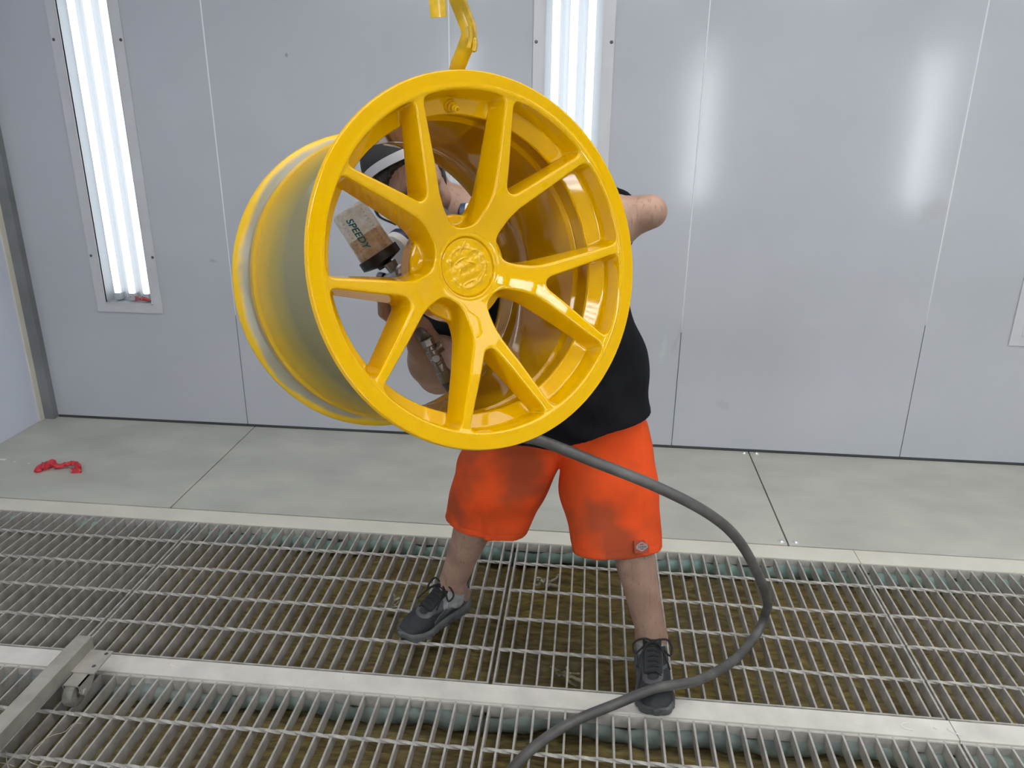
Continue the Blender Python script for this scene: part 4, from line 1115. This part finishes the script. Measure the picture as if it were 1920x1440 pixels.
# body, head and handle
b = MB()
b.lathe([(0.0001, -0.052), (0.010, -0.052), (0.0125, -0.048), (0.0135, -0.02), (0.014, 0.02), (0.0165, 0.034), (0.0165, 0.05), (0.0001, 0.05)], (0, 0, 0), (1, 0, 0), 24)
b.tube(spline([(-0.030, 0, -0.004), (-0.044, 0, -0.032), (-0.052, 0, -0.066), (-0.056, 0, -0.104)], 5), [0.0125]*4+[0.0135]*4+[0.0125]*4+[0.0115]*4, 14)
b.cyl((0.026, 0, 0.006), (0.026, 0, 0.030), 0.010, 0.013)
b.tube(spline([(-0.034, 0, 0.012), (-0.052, 0, 0.018), (-0.066, 0, 0.010)], 5), 0.006, 10)
b.obj('gun_body', gm, gun, True, 40)
MB().lathe([(0.0175, 0.046), (0.0185, 0.05), (0.0185, 0.060), (0.015, 0.064), (0.006, 0.066), (0.005, 0.070), (0.0001, 0.070)], (0, 0, 0), (1, 0, 0), 24).box((0.058, -0.019, -0.004), (0.073, -0.010, 0.004)).box((0.058, 0.010, -0.004), (0.073, 0.019, 0.004)).obj('air_cap', gm, gun, True, 35)
MB().tube(spline([(0.020, 0, 0.010), (0.018, 0, -0.022), (0.004, 0, -0.052), (-0.012, 0, -0.074)], 5), 0.0048, 10, True, 1.6).obj('trigger', gm, gun, True)
kn = MB().lathe([(0.0001, 0), (0.008, 0), (0.0095, -0.003), (0.0095, -0.016), (0.007, -0.018), (0.0001, -0.018)], (-0.050, 0, 0.002), (1, 0, 0), 20).obj('fluid_knob', gm, gun, True, 30)
# cup: lid and collar below, tapered clear beaker above with paint inside
cupax = np.array([0, 0, 1.0]); CB = np.array([0, 0, 0.036])
lid = MB().lathe([(0.014, -0.010), (0.016, -0.004), (0.036, 0.001), (0.0415, 0.003), (0.0415, 0.020), (0.0385, 0.0205), (0.0385, 0.012), (0.0001, 0.012)], CB, cupax, 40).obj('cup_collar', M['black'], gun, True, 35)
cl = bpy.data.materials.new('frosted_clear_cup'); cl.use_nodes = True
nt = cl.node_tree; pb = nt.nodes['Principled BSDF']; pb.inputs['Base Color'].default_value = (0.86, 0.84, 0.77, 1); pb.inputs['Roughness'].default_value = 0.25
tr = nd(cl, 'ShaderNodeBsdfTransparent'); tr.inputs[0].default_value = (0.93, 0.92, 0.88, 1); ms = nd(cl, 'ShaderNodeMixShader')
nn = noise(cl, 60, 4); mr = nd(cl, 'ShaderNodeMapRange'); mr.inputs['From Min'].default_value = 0.3; mr.inputs['From Max'].default_value = 0.75; mr.inputs['To Min'].default_value = 0.22; mr.inputs['To Max'].default_value = 0.6
wire(cl, nn, mr.inputs['Value']); wire(cl, mr.outputs[0], ms.inputs[0]); wire(cl, tr.outputs[0], ms.inputs[1]); wire(cl, pb.outputs[0], ms.inputs[2]); wire(cl, ms.outputs[0], nt.nodes['Material Output'].inputs[0])
RB, RT, H0, H1 = 0.0372, 0.0345, 0.014, 0.118
cup = MB().lathe([(RB, H0), (RT, H1-0.008), (RT-0.0015, H1-0.003), (RT-0.005, H1), (0.0001, H1+0.0005)], CB, cupax, 48).obj('paint_cup', cl, gun, True, 35)
pt = noisy(mat('ochre_paint', (0.55, 0.30, 0.05), 0.35), (0.72, 0.38, 0.06), (0.85, 0.52, 0.15), 26)
k = 26
MB().lathe([(0.0001, H0), (RB-0.0018, H0), (RB-0.0026, H0+0.03), (RB-0.003, 0.062), (0.0001, 0.063)], CB, cupax, 40).obj('paint_fill', pt, cup, True, 35)
# printed name and graduations wrapped on the cup
lab = mat('teal_print', (0.0, 0.20, 0.24), 0.5); tick = mat('dark_print', (0.12, 0.10, 0.08), 0.6)
def toward_cam_angle():
    d = CAM-np.array([gw(0, 0, 0.08)])[0]; return math.atan2(d @ GS, d @ GF)
TA = toward_cam_angle()
def wrap(me, ang0, h0):
    for v in me.vertices:
        # text x runs down the cup axis, text y goes round it
        a = ang0+v.co.y/0.0362; h = h0-v.co.x; r = RB+(RT-RB)*((h-H0)/(H1-H0))+0.0005+v.co.z
        v.co = (CB[0]+r*math.cos(a), CB[1]+r*math.sin(a), CB[2]+h)
tm = text_mesh('SPEEDY', 0.0185, 0.0002, 0.25, 0.0004); wrap(tm, TA-0.28, 0.070)
link('lettering', tm, lab, cup)
g = MB()
for col in (-0.75, 0.62):
    for i in range(12):
        h = 0.024+i*0.0072; a = TA+col; w_ = 0.10 if i % 2 == 0 else 0.06
        r0 = RB+(RT-RB)*((h-H0)/(H1-H0))+0.0004
        V_ = []
        for da in (0, w_):
            for dh in (0, 0.0012): V_.append((CB[0]+r0*math.cos(a+da), CB[1]+r0*math.sin(a+da), CB[2]+h+dh))
        g.add(V_, [(0, 2, 3, 1)])
gr = g.obj('graduations', tick, cup); gr['kind'] = 'stuff'
# air inlet: swivels, regulator knob, coupling
def seg(name, pts, rad, n=18):
    return MB().tube(pts, rad, n).obj(name, gm, gun, True, 35)
GI = GR.inverted()
def gl_(p): return np.array(GI @ Vector(p))
pA, pB = gl_((-0.309, 1.446, 1.058)), gl_((-0.268, 1.446, 0.972))
hb = np.array([-0.056, 0, -0.104])
def L_(t): return pA+(pB-pA)*t
seg('handle_end', [hb, hb*0.5+pA*0.5, pA], [0.0115, 0.011, 0.0125])
seg('swivel_nut', [L_(0.0), L_(0.02), L_(0.14), L_(0.16)], [0.0125, 0.0145, 0.0145, 0.012], 8)
ring = MB()
for t in (0.18, 0.20): pass
ring.tube([L_(0.16), L_(0.24)], [0.010, 0.010], 16).tube([L_(0.24), L_(0.26), L_(0.40), L_(0.42)], [0.011, 0.0128, 0.0128, 0.011], 16)
ring.obj('swivel_joint', gm, gun, True, 35)
sd = np.cross(pB-pA, gl_(CAM)-pA); sd /= np.linalg.norm(sd); fc = gl_(CAM)-pA; fc /= np.linalg.norm(fc)
MB().tube([L_(0.30)-sd*0.004, L_(0.28)-sd*0.013, L_(0.27)-sd*0.022], [0.009, 0.0105, 0.0105], 16).obj('side_cap', gm, gun, True, 35)
MB().tube([L_(0.46)+fc*0.006, L_(0.46)+fc*0.018, L_(0.46)+fc*0.020], [0.0085, 0.0085, 0.007], 18).obj('regulator_knob', gm, gun, True, 35)
seg('regulator', [L_(0.42), L_(0.44), L_(0.56), L_(0.58)], [0.011, 0.0125, 0.0125, 0.011])
seg('coupling', [L_(0.58), L_(0.60), L_(0.74), L_(0.76), L_(0.96), L_(1.0)], [0.0105, 0.0115, 0.0115, 0.0135, 0.0135, 0.011])
MB().tube([L_(0.90)+sd*-0.008, L_(0.90)+sd*-0.017, L_(0.88)+sd*-0.023], [0.003, 0.003, 0.0045], 10).tube([L_(0.84)+sd*-0.013, L_(0.80)+sd*-0.019], [0.0025, 0.0025], 8).obj('coupling_catch', gm, gun, True, 35)

# ================================================================== air hose
HP = [(-0.268, 1.446, 0.972), (-0.248, 1.474, 0.922), (-0.214, 1.516, 0.862), (-0.165, 1.555, 0.815), (-0.093, 1.62, 0.777), (0.032, 1.635, 0.724), (0.175, 1.635, 0.670), (0.303, 1.665, 0.592), (0.398, 1.745, 0.478),
      (0.487, 1.845, 0.310), (0.543, 1.945, 0.170), (0.560, 2.010, 0.085), (0.540, 1.992, 0.030), (0.462, 1.885, 0.0165), (0.338, 1.735, 0.057), (0.222, 1.668, 0.078), (0.118, 1.645, 0.036), (0.020, 1.602, 0.0145), (-0.059, 1.529, 0.0135), (-0.125, 1.434, 0.0135), (-0.17, 1.30, 0.0135), (-0.19, 1.10, 0.0135), (-0.15, 0.80, 0.0135), (-0.02, 0.4, 0.0135)]
hs = spline(HP, 9)
hose = MB().tube(hs, 0.0130, 16).obj('air_hose', M['hose'], None, True, None)
tag(hose, 'thick grey rubber air hose curving from the spray gun down over the shoe', 'hose')

# ================================================================== red scrap on the floor plate
m = MB()
P = [(-2.262, 2.80, 0.012), (-2.235, 2.822, 0.014), (-2.20, 2.812, 0.013), (-2.165, 2.822, 0.02), (-2.135, 2.824, 0.024), (-2.112, 2.812, 0.016), (-2.105, 2.782, 0.008)]
s_ = spline(P, 8); V = []; F = []; n = 12
for i, p in enumerate(s_):
    t_ = s_[min(i+1, len(s_)-1)]-s_[max(i-1, 0)]; t_ /= np.linalg.norm(t_); w_ = np.cross([0, 0, 1.0], t_); w_ /= np.linalg.norm(w_)
    k = 1.0+1.1*math.exp(-(i/5.0)**2)+0.7*math.exp(-((i-len(s_)+1)/4.0)**2)
    for j in range(n):
        a = 2*math.pi*j/n; r_ = 0.0115*k*(1+0.28*math.sin(3*a+i*1.1)+0.15*math.sin(5*a-i*0.8))
        V.append(p+w_*r_*math.cos(a)+np.array([0, 0, 1])*max(r_*0.75*math.sin(a), -p[2]+0.0005))
for i in range(len(s_)-1): F += [(i*n+j, i*n+(j+1) % n, (i+1)*n+(j+1) % n, (i+1)*n+j) for j in range(n)]
F += [tuple(range(n-1, -1, -1)), tuple(range((len(s_)-1)*n, len(s_)*n))]
m.add(V, F)
m.tube(spline([(-2.262, 2.765, 0.006), (-2.27, 2.79, 0.012), (-2.25, 2.815, 0.018), (-2.235, 2.845, 0.022)], 5), [0.005]+[0.016]*14+[0.006], 9, True, 0.6)
tag(m.obj('plastic_scrap', M['red'], None, True, 50), 'crumpled strip of red plastic on the floor plate near the left corner', 'debris')
# dried paint flecks near the left edge
pf = mat('dried_white_paint', (0.8, 0.8, 0.78), 0.6); m = MB()
for x, y, a, b_ in ((-2.50, 2.868, .018, .008), (-2.555, 2.855, .016, .008), (-2.43, 2.852, .006, .005), (-2.36, 2.845, .005, .004), (-2.49, 2.806, .007, .005)):
    V = [(x+a*(1+.3*math.sin(k*2.1))*math.cos(k*math.pi/4), y+b_*(1+.3*math.cos(k*1.7))*math.sin(k*math.pi/4), 0.0012) for k in range(8)]; m.add(V+[(v[0], v[1], 0.0002) for v in V], [tuple(range(8))]+[(k, k+8, (k+1) % 8+8, (k+1) % 8) for k in range(8)])
tag(m.obj('paint_flecks', pf), 'white dried paint flecks on the floor plate at the left edge', 'debris', kind='stuff')
m = MB()
for pts in ([(0.872, 1.700, .0042), (0.850, 1.693, .0045), (0.846, 1.680, .0045), (0.868, 1.672, .0042)], [(0.925, 1.690, .0042), (0.932, 1.684, .0042)], [(0.958, 1.688, .0042), (0.968, 1.676, .0044), (0.985, 1.667, .0042)], [(0.130, 1.683, .0042), (0.146, 1.679, .0044), (0.152, 1.672, .0042)], [(-0.62, 1.70, .0042), (-0.605, 1.668, .0042)], [(-1.12, 1.70, .0042), (-1.10, 1.69, .0042)]):
    m.tube(spline(pts, 4), 0.0016, 6, True, 0.5)
tag(m.obj('paint_smears', pf, None, True, None), 'thin white paint smears on the steel beam between the grating rows', 'debris', kind='stuff')

# ================================================================== rolling rack: rail, caster
rack = empty('rolling_rack', (-1.33, 1.3, 0.02), 'dusty steel rack rail on a caster at the bottom left', 'rack')
RKI = Matrix.Translation((1.33, -1.3, -0.02))
def rk(o, p=None):
    o.parent = p or rack
    if p is None: o.matrix_parent_inverse = RKI
    return o
prof = [(-0.021, 0), (0.021, 0), (0.021, 0.040), (-0.021, 0.040)]
m = MB(); zt = 0.064
m.box((-1.352, 0.85, zt), (-1.309, 1.668, zt+0.040))
rk(m.obj('rail', M['rack'], None, bevel=0.003))
pl = MB().box((-1.309, 1.565, zt+0.002), (-1.245, 1.655, zt+0.006)).box((-1.372, 1.50, zt+0.002), (-1.352, 1.60, zt+0.006))
plate = rk(pl.obj('caster_plate', M['rack'], None, bevel=0.0012))
for x, y in ((-1.258, 1.642), (-1.262, 1.592)):
    rk(MB().lathe([(0.0001, 0.0004), (0.0045, 0.0004), (0.0052, 0.0), ], (x, y, zt+0.0062), (0, 0, 1), 14).obj('bolt_hole', M['gap'], None), plate)
fk = MB()
for x in (-1.305, -1.262):
    V = [(x, 1.606, zt+.002), (x, 1.520, zt+.002), (x, 1.524, 0.036), (x, 1.535, 0.023), (x, 1.558, 0.024)]
    V2 = [(v[0]+0.003, v[1], v[2]) for v in V]; fk.add(V+V2, [(0, 1, 2, 3, 4), (9, 8, 7, 6, 5)]+[(i, (i+1) % 5+0, (i+1) % 5+5, i+5) for i in range(5)])
fk.box((-1.305, 1.520, zt-0.002), (-1.259, 1.600, zt+0.002))
fork = rk(fk.obj('caster_fork', M['rack'], None))
wm = noisy(mat('grey_caster_wheel', (0.2, 0.19, 0.17), 0.7), (0.14, 0.135, 0.12), (0.26, 0.25, 0.22), 30)
wo = rk(MB().lathe([(0.008, -0.014), (0.022, -0.015), (0.029, -0.013), (0.031, -0.006), (0.031, 0.006), (0.029, 0.013), (0.022, 0.015), (0.008, 0.014)], (-1.2835, 1.528, 0.0315), (1, 0, 0), 32, True).obj('caster_wheel', wm, None, True, 35))
rk(MB().lathe([(0.0001, -0.027), (0.006, -0.027), (0.007, -0.024), (0.007, 0.024), (0.0085, 0.0245), (0.0085, 0.029), (0.0001, 0.030)], (-1.2835, 1.536, 0.0345), (1, 0, 0), 16).obj('axle_bolt', M['rack'], None, True, 35), wo)
rk(MB().tube([(-1.318, 0.95, zt), (-1.318, 0.95, 0.004)], 0.012, 14).obj('rail_leg', M['rack'], None, True, 40))
# curled strands of thin wire at the bottom left corner
wmz = mat('straw_coloured_wire', (0.38, 0.34, 0.24), 0.6); m = MB()
for k in range(6):
    p = np.array([-1.305+RNG.uniform(-0.01, 0.03), 1.325+RNG.uniform(-0.03, 0.03), 0.004]); q = [p]; a = RNG.uniform(0, 6.3)
    for j in range(6):
        a += RNG.uniform(-0.9, 0.9); q.append(q[-1]+np.array([0.022*math.cos(a), 0.022*math.sin(a), RNG.uniform(-0.004, 0.014)])); q[-1][2] = max(q[-1][2], 0.003)
    m.tube(spline(q, 4), 0.0011, 5)
tag(m.obj('wire_strands', wmz, None, True, None), 'tangle of thin straw-coloured wire strands at the bottom left', 'debris', kind='stuff')
